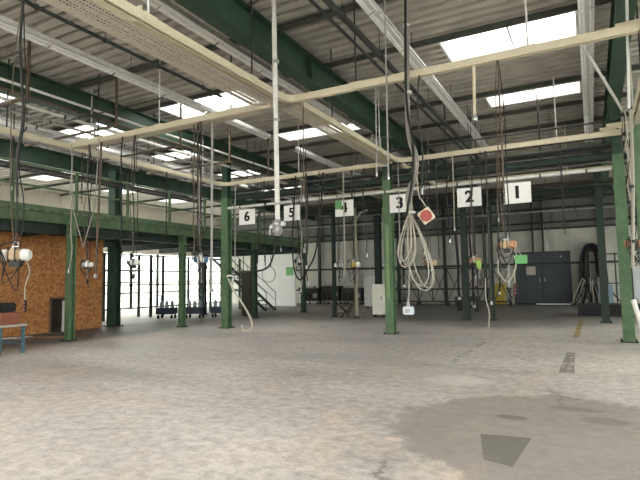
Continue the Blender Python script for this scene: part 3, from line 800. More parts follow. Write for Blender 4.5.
# ------------------------------------------------------------------ hanging gear
def vchain(m, x, y, z0, z1, link=.06, r=.008): m.chain((x, y, z1), (x, y, z0), link, r)
def motor_hoist(x, y, ztop, zb, label, body=PEACH, cap=WHITE, s=1., pend=None, hook=None, rz=.5, cable=DARK, rcab=.014, cat='hoist', wob=.03, ring=False, tang=BLACK):
    """electric chain hoist: suspension cable, motor body, end caps, eye, load chain and hook, optional pendant"""
    t = thing('chain_hoist', label, cat, (x, y, zb), rz)
    Mx = Matrix.Rotation(PI/2, 4, 'Y')
    MB().bev((-.01*s, 0, 0), (.17*s, .16*s, .17*s), .03*s).build('motor_body', body, t)
    m = MB(); m.lathe([(.05*s, .08*s), (.075*s, .085*s), (.075*s, .15*s), (.05*s, .18*s)], 14, Mx); m.lathe([(.05*s, -.16*s), (.07*s, -.145*s), (.07*s, -.09*s)], 14, Mx)
    m.build('end_cap', cap, t, smooth=True)
    m = MB()
    for q in (-.05, .03): m.bev((q*s, 0, 0), (.014*s, .18*s, .19*s), .004)
    m.build('cooling_rib', DARK, t)
    MB().bev((.02*s, -.02*s, -.11*s), (.13*s, .1*s, .08*s), .01).build('chain_guide', DARK, t)
    m = MB()
    for q in range(3):
        m.tube(spline([(random.uniform(-.06, .06)*s, 0, .16*s), (random.uniform(-.16, -.08)*s, -.06*s, .1*s), (random.uniform(-.18, .0)*s, -.1*s, -.1*s), (random.uniform(-.1, .1)*s, -.08*s, (-.25-.1*q)*s), (random.uniform(.04, .16)*s, -.03*s, -.12*s), (.08*s, 0, .05*s)], 6), .008, 5)
    m.build('cable_tangle', tang, t, smooth=True)
    m = MB(); m.ring((0, 0, .13*s), .035*s, .008, 12, 5, Matrix.Rotation(PI/2, 4, 'X')); m.box(-.04*s, -.015, .08*s, .04*s, .015, .11*s); m.build('suspension_eye', ALU, t)
    L = ztop-zb
    m = MB(); vchain(m, 0, 0, .15*s, min(L, .9)); m.build('suspension_chain', DARK, t)
    if L > .9:
        pts = [(0, 0, .88)] + [(random.uniform(-wob, wob), random.uniform(-wob, wob), .88+(L-.88)*k/5) for k in range(1, 5)] + [(0, 0, L)]
        MB().tube(spline(pts, 5), rcab, 6).build('suspension_cable', cable, t, smooth=True)
        MB().tube(spline([(-.03, 0, .2)] + [(-.05+random.uniform(-wob, wob)*1.5, -.03, .1+(L-.1)*k/5) for k in range(1, 5)] + [(-.02, 0.01, L)], 5), .008, 6).build('control_cable', BROWNP, t, smooth=True)
        pts = [(.05, .02, .1)] + [(.04+random.uniform(-wob, wob)*1.5, .03, .1+(L-.1)*k/6) for k in range(1, 6)] + [(0, 0.01, L)]
        MB().tube(spline(pts, 5), .009, 6).build('power_cable', BLACK, t, smooth=True)
    if hook is not None:
        m = MB(); vchain(m, .02*s, 0, hook-zb+.1, -.12*s, .045, .006); m.build('load_chain', ALU, t)
        m = MB(); zz = hook-zb
        m.bev((.02*s, 0, zz+.06), (.05, .05, .09), .01)
        m.tube([(.02*s, 0, zz+.02), (.02*s, 0, zz-.02)] + [(.02*s+.035*math.sin(a), 0, zz-.055+.035*math.cos(a)) for a in [k*PI/6 for k in range(0, 9)]], .01, 6)
        m.build('load_hook', BLACK, t)
    if pend is not None:
        zz = pend-zb
        m = MB(); m.tube(spline([(.12*s, 0, -.05*s), (.17*s, .02, -.2*s), (.12*s, .02, zz*.6), (.13*s, 0, zz+.1)], 6), .008, 6); m.build('pendant_cable', HOSE, t, smooth=True)
        MB().bev((.13*s, 0, zz), (.05, .04, .18), .012).build('pendant_control', BLACK, t)
        m = MB()
        for q in (-.05, 0, .05): m.lathe([(.012, 0), (.012, .012)], 8, Matrix.Translation((.13*s, -.02, zz+q)) @ Matrix.Rotation(PI/2, 4, 'X'))
        m.build('push_button', RED, t)
    if ring:
        m = MB(); m.tube(spline([(-.02, 0, -.08), (-.12, .02, -.2), (-.14, .02, -.4), (-.02, 0, -.56), (.1, -.02, -.42), (.13, -.02, -.25), (.05, 0, -.1)], 8), .012, 7)
        m.build('air_hose_loop', HOSE, t, smooth=True)
    return t
motor_hoist(-7.55, 4.6, 5.97, 2.06, 'cream and white chain hoist hanging at the left edge before the chipboard wall', PEACH, WHITE, 1.2, rz=.55, rcab=.02, pend=1.3, wob=.05)
motor_hoist(-10.65, 8.22, 5.04, 2.08, 'small silver hoist hanging before the chipboard, with thin red cable below', ALU, WHITE, .8, hook=1.62, rz=.7)
motor_hoist(-9.1, 8.22, 5.04, 2.08, 'silver hoist on a black chain in front of the bright glazing', ALU, WHITE, .85, hook=1.72, rz=.2)
motor_hoist(-7.15, 8.22, 5.04, 2.08, 'silver and green hoist hanging between the two left mezzanine posts', WHITE, BLUE, .9, hook=1.5, rz=.9)
motor_hoist(-6.4, 14.3, 5.04, 2.08, 'small yellow hoist with square body hanging under sign 4', YELL, WHITE, 1.1, hook=1.6, rz=.2)
motor_hoist(-6.92, 14.3, 5.04, 2.08, 'small white hoist left of the pale rod by sign 4', WHITE, WHITE, .9, hook=1.65, rz=1.1)
motor_hoist(-4.02, 14.12, 5.04, 2.05, 'orange hoist behind the coiled hose bundle', ORANGE, PEACH, 1.2, hook=1.35, rz=.2)
motor_hoist(-2.78, 14.12, 5.04, 2.08, 'hoist with lime green tag hanging under sign 2', PEACH, ORANGE, 1.0, hook=1.3, rz=.2, pend=1.5)
motor_hoist(-1.13, 8.22, 5.04, 2.1, 'peach hoist with brown rod and white hose loop hanging near sign 1', PEACH, ORANGE, .8, rz=-.1, hook=1.35, pend=1.42, ring=True, cable=BROWNP, wob=.01)
motor_hoist(-8.35, 14.3, 5.04, 2.25, 'bluish hoist among hanging hoses by sign 5', WHITE, BLUE, .9, rz=.9, hook=1.3)
tag(MB().prism([(0, 0), (.12, 0), (.15, -.15), (.1, -.26), (.03, -.2)], 0, .006, Matrix.Translation((-2.70, 13.9, 2.08)) @ Matrix.Rotation(PI/2, 4, 'X')).build('plastic_tag', LIME), 'lime green plastic tag hanging on the hoist under sign 2', 'tag')
# green card by sign 1 hoist and by sign 5
t = thing('green_card', 'green card hanging in front of the charcoal door', 'card', (-.99, 8.0, 1.87)); MB().box(0, -.003, -.065, .17, .003, .06).build('card', MINT, t); MB().tube([(.09, 0, .06), (.0, .1, .2), (-.12, .2, .26)], .003, 5).build('card_string', WHITE, t)
t = thing('green_card', 'green card hanging among the hoses below sign 5', 'card', (-8.45, 13.9, 1.95)); MB().box(-.13, -.003, -.16, .14, .003, .1).build('card', MINT, t); MB().tube([(0, 0, .1), (.06, .05, .32)], .003, 5).build('card_string', WHITE, t)

# grey downpipe with valve
t = thing('air_downpipe', 'thick light grey pipe hanging from the roof to a silver valve at centre left', 'pipe', (-4.6, 7.2, 2.55)); t.scale = (.93, .93, .93)
MB().tube([(-.04, 0, 4.45), (0, 0, .1)], .045, 12).build('pipe_run', LPIPE, t, smooth=True)
m = MB(); 
for z in (.35, 1.9, 3.0): m.lathe([(.056, z), (.056, z+.05)], 12)
m.build('pipe_clip', GREYP, t)
m = MB(); m.lathe([(.03, .1), (.09, .06), (.11, 0), (.08, -.06), (.1, -.12), (.05, -.2)], 12); m.bev((.1, 0, .01), (.12, .08, .08), .015); m.bev((-.1, .0, -.03), (.12, .07, .07), .015)
m.tube([(-.16, 0, -.05), (-.17, 0, -.18)], .014, 6)
m.build('valve_body', ALU, t, smooth=True)
MB().tube(spline([(0, 0, -.2), (-.06, 0, -.35), (-.1, 0, -.55), (-.22, 0, -.76), (-.5, 0, -.83), (-.85, 0, -.86), (-1.12, 0, -.93)], 8), .017, 8).build('air_hose', BLACK, t, smooth=True)
MB().tube(spline([(-1.12, 0, -.93), (-1.0, 0, -1.15), (-.72, 0, -1.5), (-.58, 0, -1.75), (-.62, 0, -1.88), (-.78, 0, -1.9), (-.82, 0, -1.8)], 8), .018, 8).build('white_hose', HOSE, t, smooth=True)
m = MB(); m.bev((-1.05, 0, -.9), (.2, .04, .04), .01); m.bev((-1.0, 0, -.98), (.04, .04, .18), .01, Matrix.Rotation(.3, 4, 'Y')); m.build('hose_gun', ALU, t)

# big bundle with coil
t = thing('hose_bundle', 'big bundle of grey cables ending in coiled cream hoses near sign 3', 'hose bundle', (-2.55, 8.0, 2.62))
m = MB()
for q in range(5):
    a = 2*PI*q/5; dx, dy = .03*math.cos(a), .03*math.sin(a)
    m.tube(spline([(.06+dx*.6, dy*.6, 4.13), (.02+dx, dy, 2.9), (.0+dx, dy, 1.5), (.1+dx*1.4, dy, 1.0), (.1+dx, dy, .7), (-.02+dx*1.5, dy*2, .35), (0+dx, dy, -.05)], 6), .013, 6)
m.build('bundled_cable', HOSEG, t, smooth=True)
m = MB(); m.tube(spline([(.05, -.05, 4.13), (.0, -.05, 2.0), (.09, -.06, 1.2), (.06, -.06, .6), (-.06, -.05, 0)], 6), .022, 8); m.build('black_cable', BLACK, t, smooth=True)
m = MB()
for z in (3.2, 2.05, .05): m.lathe([(.06, z), (.06, z+.03)], 10, Matrix.Translation((.02, 0, 0)))
m.build('cable_tie', WHITE, t)
m = MB()
for q, (cx, wd, top, bot, tilt) in enumerate(((-.1, .13, .0, -.72, -.04), (-.08, .17, .04, -.82, -.02), (-.06, .15, -.02, -.78, .0), (.05, .2, .02, -1.12, .1), (.08, .22, -.02, -1.2, .12), (.1, .18, .03, -1.16, .16))):
    pts = []
    for k in range(26):
        a = 2*PI*k/26; zz = (top+bot)/2 + (top-bot)/2*math.cos(a); f = (top-zz)/(top-bot)
        wloc = wd*math.sin(a)*(.35+.75*f)
        pts.append((cx*f+wloc+tilt*f, -.08+.018*q, zz))
    m.tube(pts, .011, 7, closed=True)
m.build('coiled_hose', HOSE, t, smooth=True)
m = MB().tube(spline([(-.02, .05, 0), (-.05, .05, -.6), (-.08, .05, -1.1), (-.1, .04, -1.42)], 6), .011, 6).build('socket_cable', HOSEG, t, smooth=True)
t = thing('socket_box', 'pale blue white socket box hanging on a cable below the coiled hoses', 'socket box', (-2.65, 8.04, 1.1))
MB().bev((0, 0, 0), (.17, .1, .13), .015).build('housing', paint('pale_blue_plastic', (.55, .62, .68), .4), t)
m = MB(); m.lathe([(.03, .065), (.025, .13), (.015, .16)], 10); m.build('cable_gland', GREYP, t)
m = MB(); m.lathe([(.035, 0), (.035, .03)], 12, Matrix.Translation((0, -.05, 0)) @ Matrix.Rotation(PI/2, 4, 'X')); m.build('socket_cover', GREYP, t)
t = thing('red_box', 'tilted cream box with red round disc hanging beside the cable bundle', 'switch box', (-2.27, 7.9, 2.6)); t.scale = (.85, .85, .85)
Mt = Matrix.Rotation(.45, 4, 'Z') @ Matrix.Rotation(-.6, 4, 'Y')
MB().bev((0, 0, 0), (.25, .1, .25), .012, Mt).build('housing', CREAM, t)
MB().box(-.14, .0, -.14, .14, .07, .14, Mt).build('dark_rear', BLACK, t)
m = MB(); m.lathe([(.112, 0), (.112, .015)], 9, Mt @ Matrix.Translation((-.01, -.05, 0)) @ Matrix.Rotation(PI/2, 4, 'X')); m.build('red_disc', RED, t)
m = MB(); m.tube(spline([(0, .03, .17), (-.08, .05, .3), (-.15, .08, .42), (-.18, .09, .8)], 6), .012, 6); m.build('holding_cable', HOSE, t, smooth=True)

# single hanging cables, rods, chains: (x, y, z_top, z_bottom, radius, material, kind, label)
hang = [
 (-11.25, 8.2, 5.0, 1.9, .014, HOSEG, 'hose', 'thin grey rope left of the silver hoist at left'),
 (-10.2, 8.2, 5.0, 1.75, .025, BROWNP, 'rod', 'slanted brown rod right of the silver hoist before chipboard'),
 (-7.3, 8.3, 5.0, 2.3, .018, DARK, 'chain', 'black chain hanging left of the grey hose before the tall column'),
 (-6.95, 8.35, 5.0, 1.4, .024, GREYP, 'rod', 'straight grey rod hanging left of the tall green column'),
 (-6.6, 14.1, 5.0, 1.75, .022, HOSE, 'rod', 'straight pale cream rod hanging at the left side of sign 4'),
 (-8.0, 14.2, 5.0, 1.5, .02, BROWNP, 'hose', 'brown hose hanging to the right of sign 5'),
 (-8.2, 14.25, 5.0, 1.25, .02, HOSEG, 'hose', 'grey hose hanging right behind sign 5'),
 (-7.8, 13.9, 5.0, 2.0, .03, DARK, 'hose', 'thick dark hose hanging between signs 5 and 4'),
 (-2.35, 14.0, 5.0, .9, .02, DARK, 'rod', 'dark rod hanging at right side of sign 2'),
 (-3.2, 13.9, 5.0, 2.9, .014, HOSE, 'rod', 'thin cream rod hanging between signs 3 and 2'),
 (-4.8, 14.0, 5.0, 2.1, .014, GREYP, 'rod', 'thin grey rod hanging in front of sign 3'),
 (-2.38, 8.15, 5.0, 3.0, .014, DARK, 'hose', 'thin dark cable hanging right of the big cable bundle'),
 (-2.95, 8.15, 6.6, 3.3, .014, GREYP, 'rod', 'thin grey rod hanging left of the big cable bundle'),
 (-.95, 14.3, 4.2, 2.4, .006, DARK, 'hose', 'very thin cord hanging right of sign 1'),
 (-3.9, 20.0, 4.8, 1.6, .03, DARK, 'hose', 'dark hose hanging on the post behind sign 2'),
 (-5.9, 20.0, 4.8, 2.6, .03, DARK, 'hose', 'dark hose hanging in the back area right of the coiled hoses'),
 (-10.8, 14.2, 5.0, 2.0, .018, GREYP, 'rod', 'grey rod hanging just right of the tall green column'),
 (-9.6, 14.2, 5.0, 2.2, .018, DARK, 'chain', 'dark chain hanging between signs 6 and 5'),
 (1.3, 9.0, 5.0, .9, .022, LPIPE, 'rod', 'pale rod hanging beside the right edge column'),
 (-12.6, 9.5, 5.7, 3.9, .018, DARK, 'chain', 'black chain hanging above the mezzanine rail at left'),
 (-12.2, 7.3, 5.9, 3.9, .014, DARK, 'rod', 'dark rod hanging above the mezzanine at left edge'),
 (-11.35, 11.5, 5.0, 3.0, .014, DARK, 'chain', 'thin black chain hanging from the left rail midway'),
 (-11.35, 13.0, 5.0, 2.2, .016, GREYP, 'hose', 'thin grey cable hanging from the left rail before the tall column'),
 (-7.6, 20.0, 4.6, 2.2, .03, GREYP, 'hose', 'pale hose hanging in the back area right of the middle column'),
 (-9.5, 20.2, 4.6, 1.9, .02, DARK, 'chain', 'dark chain in the back area beside the floor standing pipe'),
 (-7.35, 13.9, 5.0, 2.5, .014, DARK, 'chain', 'thin dark chain hanging left of the pale rod by sign 4'),
 (-5.95, 14.2, 5.0, 2.3, .02, DARK, 'hose', 'dark hose hanging between sign 4 and the middle column'),
 (-3.75, 14.2, 5.0, 2.2, .02, DARK, 'chain', 'dark chain hanging between the coiled hoses and sign 2'),
 (-3.45, 14.2, 5.0, 2.6, .02, BLACK, 'hose', 'black hose hanging close to the left side of sign 2'),
 (-.55, 14.2, 5.0, 2.7, .012, DARK, 'chain', 'thin dark chain hanging well right of sign 1'),
 (-2.1, 14.2, 5.0, 3.1, .014, BROWNP, 'rod', 'short brown rod between signs 2 and 1'),
 (-4.6, 20.1, 4.6, .8, .05, BLACK, 'hose', 'thick black hose hanging along the left side of the dark post under sign 2'),
 (-4.05, 20.1, 4.6, .5, .04, BLACK, 'hose', 'black hose hanging along the right side of the dark post under sign 2'),
 (-3.05, 20.1, 4.6, 1.0, .035, DARK, 'hose', 'dark hose hanging to the right of the slim post'),
 (-6.8, 20.1, 4.6, 1.3, .04, BLACK, 'hose', 'black hose hanging behind the coiled cream hoses'),
 (-6.3, 20.1, 4.6, 1.9, .03, BROWNP, 'hose', 'brownish hose hanging behind the orange hoist'),
 (-9.0, 14.2, 5.0, 2.6, .016, DARK, 'hose', 'dark cable hanging just left of sign 5'),
 (-11.1, 16.0, 5.5, 2.2, .02, BLACK, 'hose', 'black cable hanging left of sign 6 behind the tall column'),
 (-7.42, 8.3, 5.0, 1.9, .014, BROWNP, 'hose', 'brown cable hanging beside the black chain before the tall column'),
 (-9.42, 8.15, 5.0, 2.2, .016, BLACK, 'hose', 'black cable hanging left of the silver hoist on the black chain'),
 (-4.7, 8.3, 5.0, 3.1, .012, BROWNP, 'rod', 'thin brown rod hanging right of the grey downpipe'),
 (-3.2, 8.25, 5.0, 3.4, .010, GREYP, 'rod', 'short thin rod hanging from the crossing rail left of the bundle'),
 (-1.5, 8.22, 5.0, 4.1, .025, CREAM, 'rod', 'short cream rod hanging below the crossing rail above sign 2'),
]
for (x, y, zt, zb, r, mt, kd, lb) in hang:
    L = zt-zb
    if kd == 'chain':
        t = thing('hanging_chain', lb, 'chain', (x, y, zb))
        m = MB(); m.chain((0, 0, L), (0, 0, .08), .07, .01); m.build('chain_links', mt, t)
        m = MB(); m.tube([(0, 0, .1), (0, 0, .06)] + [(.035*math.sin(a), 0, .025+.035*math.cos(a)) for a in [k*PI/6 for k in range(0, 9)]], .01, 6); m.build('chain_hook', mt, t)
    elif kd == 'rod':
        t = thing('hanging_rod', lb, 'rod', (x, y, zb))
        sl = .12 if 'slanted' in lb else .02
        MB().tube([(-0*sl, 0, L), (-sl, 0, .05)], r, 8).build('rod_shaft', mt, t, smooth=True)
        m = MB(); m.lathe([(r*1.6, 0), (r*1.9, .04), (r*1.2, .1)], 8, Matrix.Translation((-sl, 0, 0))); m.build('end_fitting', ALU, t)
    else:
        t = thing('hanging_hose', lb, 'hose', (x, y, zb))
        pts = [(0, 0, L)] + [(random.uniform(-.04, .04), random.uniform(-.03, .03), L*(1-k/6)) for k in range(1, 6)] + [(random.uniform(-.06, .06), 0, .04)]
        MB().tube(spline(pts, 6), r, 8).build('hose_line', mt, t, smooth=True)
        m = MB(); m.lathe([(r*1.5, -.05), (r*1.5, .05)], 8, Matrix.Translation(pts[-1])); m.build('end_fitting', ALU, t)
# V shaped rope pair at left
t = thing('rope_sling', 'V-shaped pair of thin ropes meeting at the silver hoist by chipboard', 'rope', (-10.65, 8.1, 2.5))
m = MB(); m.tube([(-.5, 0, 2.55), (-.42, 0, 1.0), (0, 0, .0)], .012, 6); m.tube([(.5, 0, 2.55), (.38, 0, .9), (0, 0, .0)], .012, 6); m.build('rope', HOSEG, t)
# white floor hose by sign 2
t = thing('floor_hose', 'white hose hanging down to the floor right of sign 2', 'hose', (-2.45, 13.9, 0))
MB().tube(spline([(-.02, 0, 1.6), (-.03, 0, 1.1), (.05, -.05, .7), (.03, -.1, .35), (.0, -.1, .1), (-.1, -.1, .02), (-.22, -.1, .02)], 8), .017, 8).build('hose_line', HOSE, t, smooth=True)
MB().tube([(-.02, 0, 5.0), (-.02, 0, 1.6)], .012, 8).build('supply_cable', DARK, t)
# loops of dark hose at sign 5 region
t = thing('hose_loop', 'dark hose sagging in a loop below signs 5 and 4', 'hose', (-8.2, 14.1, 1.5))
MB().tube(spline([(.9, 0, 3.5), (.75, 0, 1.9), (.55, 0, .9), (.2, 0, .35), (0, 0, .15), (-.2, 0, .5), (-.25, 0, 1.5), (-.1, 0, 3.5)], 8), .025, 8).build('hose_line', BLACK, t, smooth=True)
t = thing('hose_ring', 'round hanging hose loop in front of the white partition', 'hose', (-15.3, 23.0, 1.25))
m = MB(); m.ring((0, 0, .75), .42, .025, 22, 6, Matrix.Rotation(PI/2, 4, 'X')); m.build('hose_coil', GREYP, t)
m = MB(); m.tube([(-.2, 0, 1.1), (-.2, 0, 1.85)], .025, 6); m.tube([(.15, 0, 1.12), (.15, 0, 1.85)], .02, 6); m.build('hanging_strap', DARK, t)
for k_, x in enumerate((-17.1, -16.5)):
    t = thing('hanging_switch', ['dark pendant switch in front of the white partition, left one', 'dark pendant switch in front of the white partition, right one'][k_], 'switch', (x, 23.2, 1.9))
    MB().tube([(0, 0, .1), (0, 0, 1.3)], .02, 6).build('pendant_cable', DARK, t); MB().bev((0, 0, 0), (.14-.05*k_, .08, .24), .02).build('switch_body', BLACK, t)

# standing pipe from floor
t = thing('standing_pipe', 'beige vertical pipe standing on the floor left of the cream cabinet', 'pipe', (-8.95, 20.2, 0))
MB().tube([(0, 0, 0), (0, 0, 4.75)], .07, 12).build('pipe_run', paint('beige_pipe', (.30, .28, .21), .5), t, smooth=True)
m = MB(); m.lathe([(.14, 0), (.14, .03), (.09, .04), (.09, .09)], 12); m.build('foot_flange', DARK, t)
MB().tube(spline([(0, 0, 4.2), (.3, 0, 4.5), (.6, 0, 4.6)], 5), .04, 8).build('branch_pipe', GREYP, t, smooth=True)
# cream cabinets
def cabinet(x, y, z, w, d, h, label, mat, rz=0, name='cabinet'):
    t = thing(name, label, 'cabinet', (x, y, z), rz)
    MB().bev((0, 0, h/2), (w, d, h), .015).build('body', mat, t)
    dd = MB().bev((0, -d/2-.012, h/2), (w*.92, .02, h*.95), .006).build('door', mat, t)
    MB().bev((w*.36, -d/2-.035, h*.55), (.03, .03, .14), .006).build('door_handle', BLACK, dd)
    m = MB(); 
    for q in (-1, 1): m.box(q*w*.4-.03, -d*.35, -.0001-z if z < .3 else -.05, q*w*.4+.03, d*.35, .01)
    m.build('foot', DARK, t)
cabinet(-8.2, 20.9, .12, .5, .35, 1.3, 'narrow cream cabinet standing left of the middle green column', CREAM2)
cabinet(-11.1, 27.6, .1, 1.1, .5, 1.7, 'light grey cupboard behind the standing pipe', paint('light_grey_sheet', (.55, .55, .53), .5))
t = thing('wall_cover', 'light green cover strip on the face of the middle column', 'panel', (-5.36, 14.44, 1.05)); 
MB().box(-.05, -.01, 0, .05, .02, 2.2).build('cover_sheet', GREEN2, t); 
m = MB()
for z in (.2, 1.1, 2.0): m.lathe([(.012, 0), (.012, .015)], 6, Matrix.Translation((0, -.01, z)) @ Matrix.Rotation(PI/2, 4, 'X'))
m.build('screw', DARK, t)

# yellow bin
t = thing('yellow_bin', 'yellow bin standing left of the charcoal door', 'bin', (-4.9, 32.3, 0))
MB().lathe([(.36, .04), (.40, .9), (.42, 1.15), (.42, 1.2)], 4, Matrix.Rotation(PI/4, 4, 'Z')).build('bin_body', YELL, t)
MB().bev((0, 0, 1.23), (.66, .66, .08), .02).build('bin_lid', YELL, t)
m = MB(); m.lathe([(.06, -.03), (.06, .03)], 10, Matrix.Translation((-.25, .25, .06)) @ Matrix.Rotation(PI/2, 4, 'Y')); m.lathe([(.06, -.03), (.06, .03)], 10, Matrix.Translation((.25, .25, .06)) @ Matrix.Rotation(PI/2, 4, 'Y')); m.build('wheel', BLACK, t)
# hose rack with coils, right of door
t = thing('hose_rack', 'tangle of black hoses draped on a wall hook right of the charcoal door', 'hose rack', (.05, 32.7, 0))
m = MB(); m.tube([(0, 0, 3.55), (0, 0, 3.0)], .05, 8); m.box(-.5, -.03, 3.45, .5, .15, 3.55); m.build('wall_hook', GREYP, t)
for q in range(15):
    wd = random.uniform(.18, .62); o = random.uniform(-.4, .4); b = random.uniform(.3, 1.4); y0 = -.03*q; tp = 3.42-random.uniform(0, .35)
    MB().tube(spline([(-wd*1.1+o*.5, y0-.2, b), (-wd*1.05, y0, 1.9), (-wd*.9, y0, 2.7), (-wd*.45, y0, tp), (wd*.35, y0, tp-.02), (wd*.9, y0, 2.7), (wd*1.1, y0, 1.7), (wd*1.2+o*.6, y0-.2, b*.6)], 7), .05, 7).build('hose', BLACK, t, smooth=True)
MB().tube([(.45, -.4, 2.6), (.42, -.4, 1.9)], .04, 7).build('hose_nozzle', WHITE, t)
t = thing('cable_heap', 'heap of tangled grey hoses at the foot of the wall right of the door', 'hose heap', (.0, 31.7, 0))
for q in range(20):
    x = random.uniform(-1.1, 1.1)
    MB().tube(spline([(x, random.uniform(-.3, .3), .05), (x*.7, -.1, .55+.3*random.random()), (x*.4, 0, 1.1+.5*random.random()), (x*.7+.3, .1, .6), (x+.4, .2, .05)], 6), .03, 6).build('hose', random.choice([BLACK, GREYP, DARK, HOSEG]), t, smooth=True)
# low black platform
t = thing('platform', 'low black platform in front of the hose heap at right', 'platform', (1.0, 23.5, 0))
MB().bev((.05, .6, .42), (3.3, 1.3, .1), .01).build('top_plate', BLACK, t)
m = MB(); m.box(-1.58, -.03, .03, 1.68, .02, .37); m.build('front_panel', BLACK, t)
m = MB()
for q in (-1.55, 0, 1.65):
    for yy in (0.05, 1.2): m.box(q-.04, yy-.04, 0, q+.04, yy+.04, .37)
m.build('foot', DARK, t)
t = thing('platform_rail', 'dark pipe railing standing behind the low black platform', 'railing', (1.2, 25.2, 0))
m = MB()
for q in (-.9, -.3, .3, .9): m.tube([(q, 0, 0), (q, 0, 2.6)], .03, 6)
m.build('rail_post', DARK, t)
m = MB(); m.tube([(-.9, 0, 2.55), (.9, 0, 2.55)], .03, 6); m.tube([(-.9, 0, 1.3), (.9, 0, 1.3)], .025, 6); m.build('rail_bar', DARK, t)
tag(MB().bev((.55, 28.5, .6), (.6, .4, 1.2), .03).build('pallet_load', paint('pale_blue_film', (.22, .30, .38), .5)), 'pale blue wrapped pallet load left of right edge column', 'pallet load')
# lattice barrier
t = thing('lattice_frame', 'dark criss-cross lattice frame standing along the back wall', 'frame', (-8.2, 31.2, 0))
m = MB()
for q in range(9): m.tube([(-3.2+q*.9, 0, .25), (-3.2+q*.9, 0, 2.3)], .035, 6)
m.build('lattice_post', DARK, t)
m = MB(); m.box(-3.2, -.03, 2.2, 4.0, .03, 2.28); m.box(-3.2, -.03, .2, 4.0, .03, .28); m.build('lattice_rail', DARK, t)
m = MB()
for q in range(8):
    x = -3.2+q*.9; m.tube([(x, 0, .25), (x+.9, 0, 2.2)], .025, 5); m.tube([(x+.9, 0, .25), (x, 0, 2.2)], .025, 5)
m.build('cross_brace', DARK, t)
m = MB()
for q in range(0, 9, 2): m.box(-3.25+q*.9, -.3, 0, -3.15+q*.9, .3, .25)
m.build('foot', DARK, t)
# dark machines along back
def machine(x, y, w, d, h, label, mat=DARK, wheels=True):
    t = thing('machine', label, 'machine', (x, y, 0))
    MB().bev((0, 0, h*.55+.06), (w, d, h*.8), .03).build('housing', mat, t)
    m = MB(); m.bev((-w*.15, 0, h*.98+.06), (w*.5, d*.6, h*.2), .02); m.build('top_cover', GREYP, t)
    m = MB()
    for q in range(3): m.box(-w*.4+q*w*.28, -d/2-.015, h*.3, -w*.4+q*w*.28+w*.2, -d/2, h*.7)
    m.build('vent_panel', BLACK, t)
    m = MB()
    for a in (-1, 1):
        for b in (-1, 1): m.lathe([(.08, -.03), (.08, .03)], 10, Matrix.Translation((a*w*.38, b*d*.36, .08)) @ Matrix.Rotation(PI/2, 4, 'Y'))
    m.build('castor', BLACK, t)
    MB().lathe([(.16*h, 0), (.16*h, .03)], 12, Matrix.Translation((w*.3, -d/2, h*.55)) @ Matrix.Rotation(PI/2, 4, 'X')).build('dial', GREYP, t)
machine(-17.3, 31.6, 1.2, .8, 1.1, 'dark machine by the back wall, leftmost of the row right of the green card')
machine(-15.8, 31.6, 1.3, .8, 1.25, 'dark machine by the back wall, middle of the row')
machine(-14.2, 31.6, 1.5, .8, 1.1, 'dark machine by the back wall left of the light grey cupboard')
machine(-12.7, 31.6, .9, .8, .9, 'small dark machine beside the light grey cupboard')
machine(-5.5, 26.0, 1.1, .8, .7, 'low dark machine on the floor between the slim posts and yellow bin')
t = thing('debris_heap', 'small brown heap of scrap on floor beside the standing pipe', 'scrap', (-9.6, 20.3, 0))
for q in range(10):
    MB().cbox((random.uniform(-.3, .3), random.uniform(-.15, .15), .09+.05*q), (.35, .10, .05), Matrix.Rotation(random.uniform(-1, 1), 4, 'Y') @ Matrix.Rotation(random.uniform(-1, 1), 4, 'Z')).build('scrap_piece', SCRAP, t)

# blue trolleys with bottles
tr_lab = ['blue trolley with white canisters, leftmost behind the left mezzanine post', 'blue trolley with white canisters in the middle of the row',
          'blue trolley with white canisters, rightmost before the tall column']
base = None
for k_, (x, y) in enumerate(((-17.3, 17.6), (-16.25, 18.3), (-15.3, 19.0))):
    if base is None:
        t = base = thing('trolley', tr_lab[0], 'trolley', (x, y, 0), .35)
        MB().bev((0, 0, .35), (.85, .5, .3), .02).build('trolley_bed', NAVY, t)
        m = MB()
        for a in (-.38, .38):
            for b in (-.22, .22): m.tube([(a, b, .4), (a, b, 1.05)], .018, 6)
        m.tube([(-.38, -.22, 1.05), (.38, -.22, 1.05), (.38, .22, 1.05), (-.38, .22, 1.05), (-.38, -.22, 1.05)], .018, 6)
        m.build('trolley_frame', BLUE, t)
        for a in (-1, 1):
            for b in (-1, 1): MB().lathe([(.09, -.025), (.09, .025)], 12, Matrix.Translation((a*.32, b*.2, .09)) @ Matrix.Rotation(PI/2, 4, 'Y')).build('wheel', BLACK, t)
    else:
        c = copy_tree(base); c.location = (x, y, 0); c['label'] = tr_lab[k_]
    for q in range(3):
        ca = math.cos(.35); sa = math.sin(.35); lx = -.26+.26*q
        o = MB().lathe([(.075, 0), (.085, .02), (.085, .24), (.04, .29), (.03, .33)], 12).build('canister', CANIS, None, smooth=True)
        o.location = (x+lx*ca, y+lx*sa, .503)
        tag(o, 'white canister, %s one on the %s blue trolley' % (['left', 'middle', 'right'][q], ['leftmost', 'middle', 'rightmost'][k_]), 'canister', 'white canisters on the blue trolleys')
cabinet(-14.55, 20.2, .06, .6, .5, 2.1, 'tall dark olive cabinet just right of the tall green column', OLIVE)

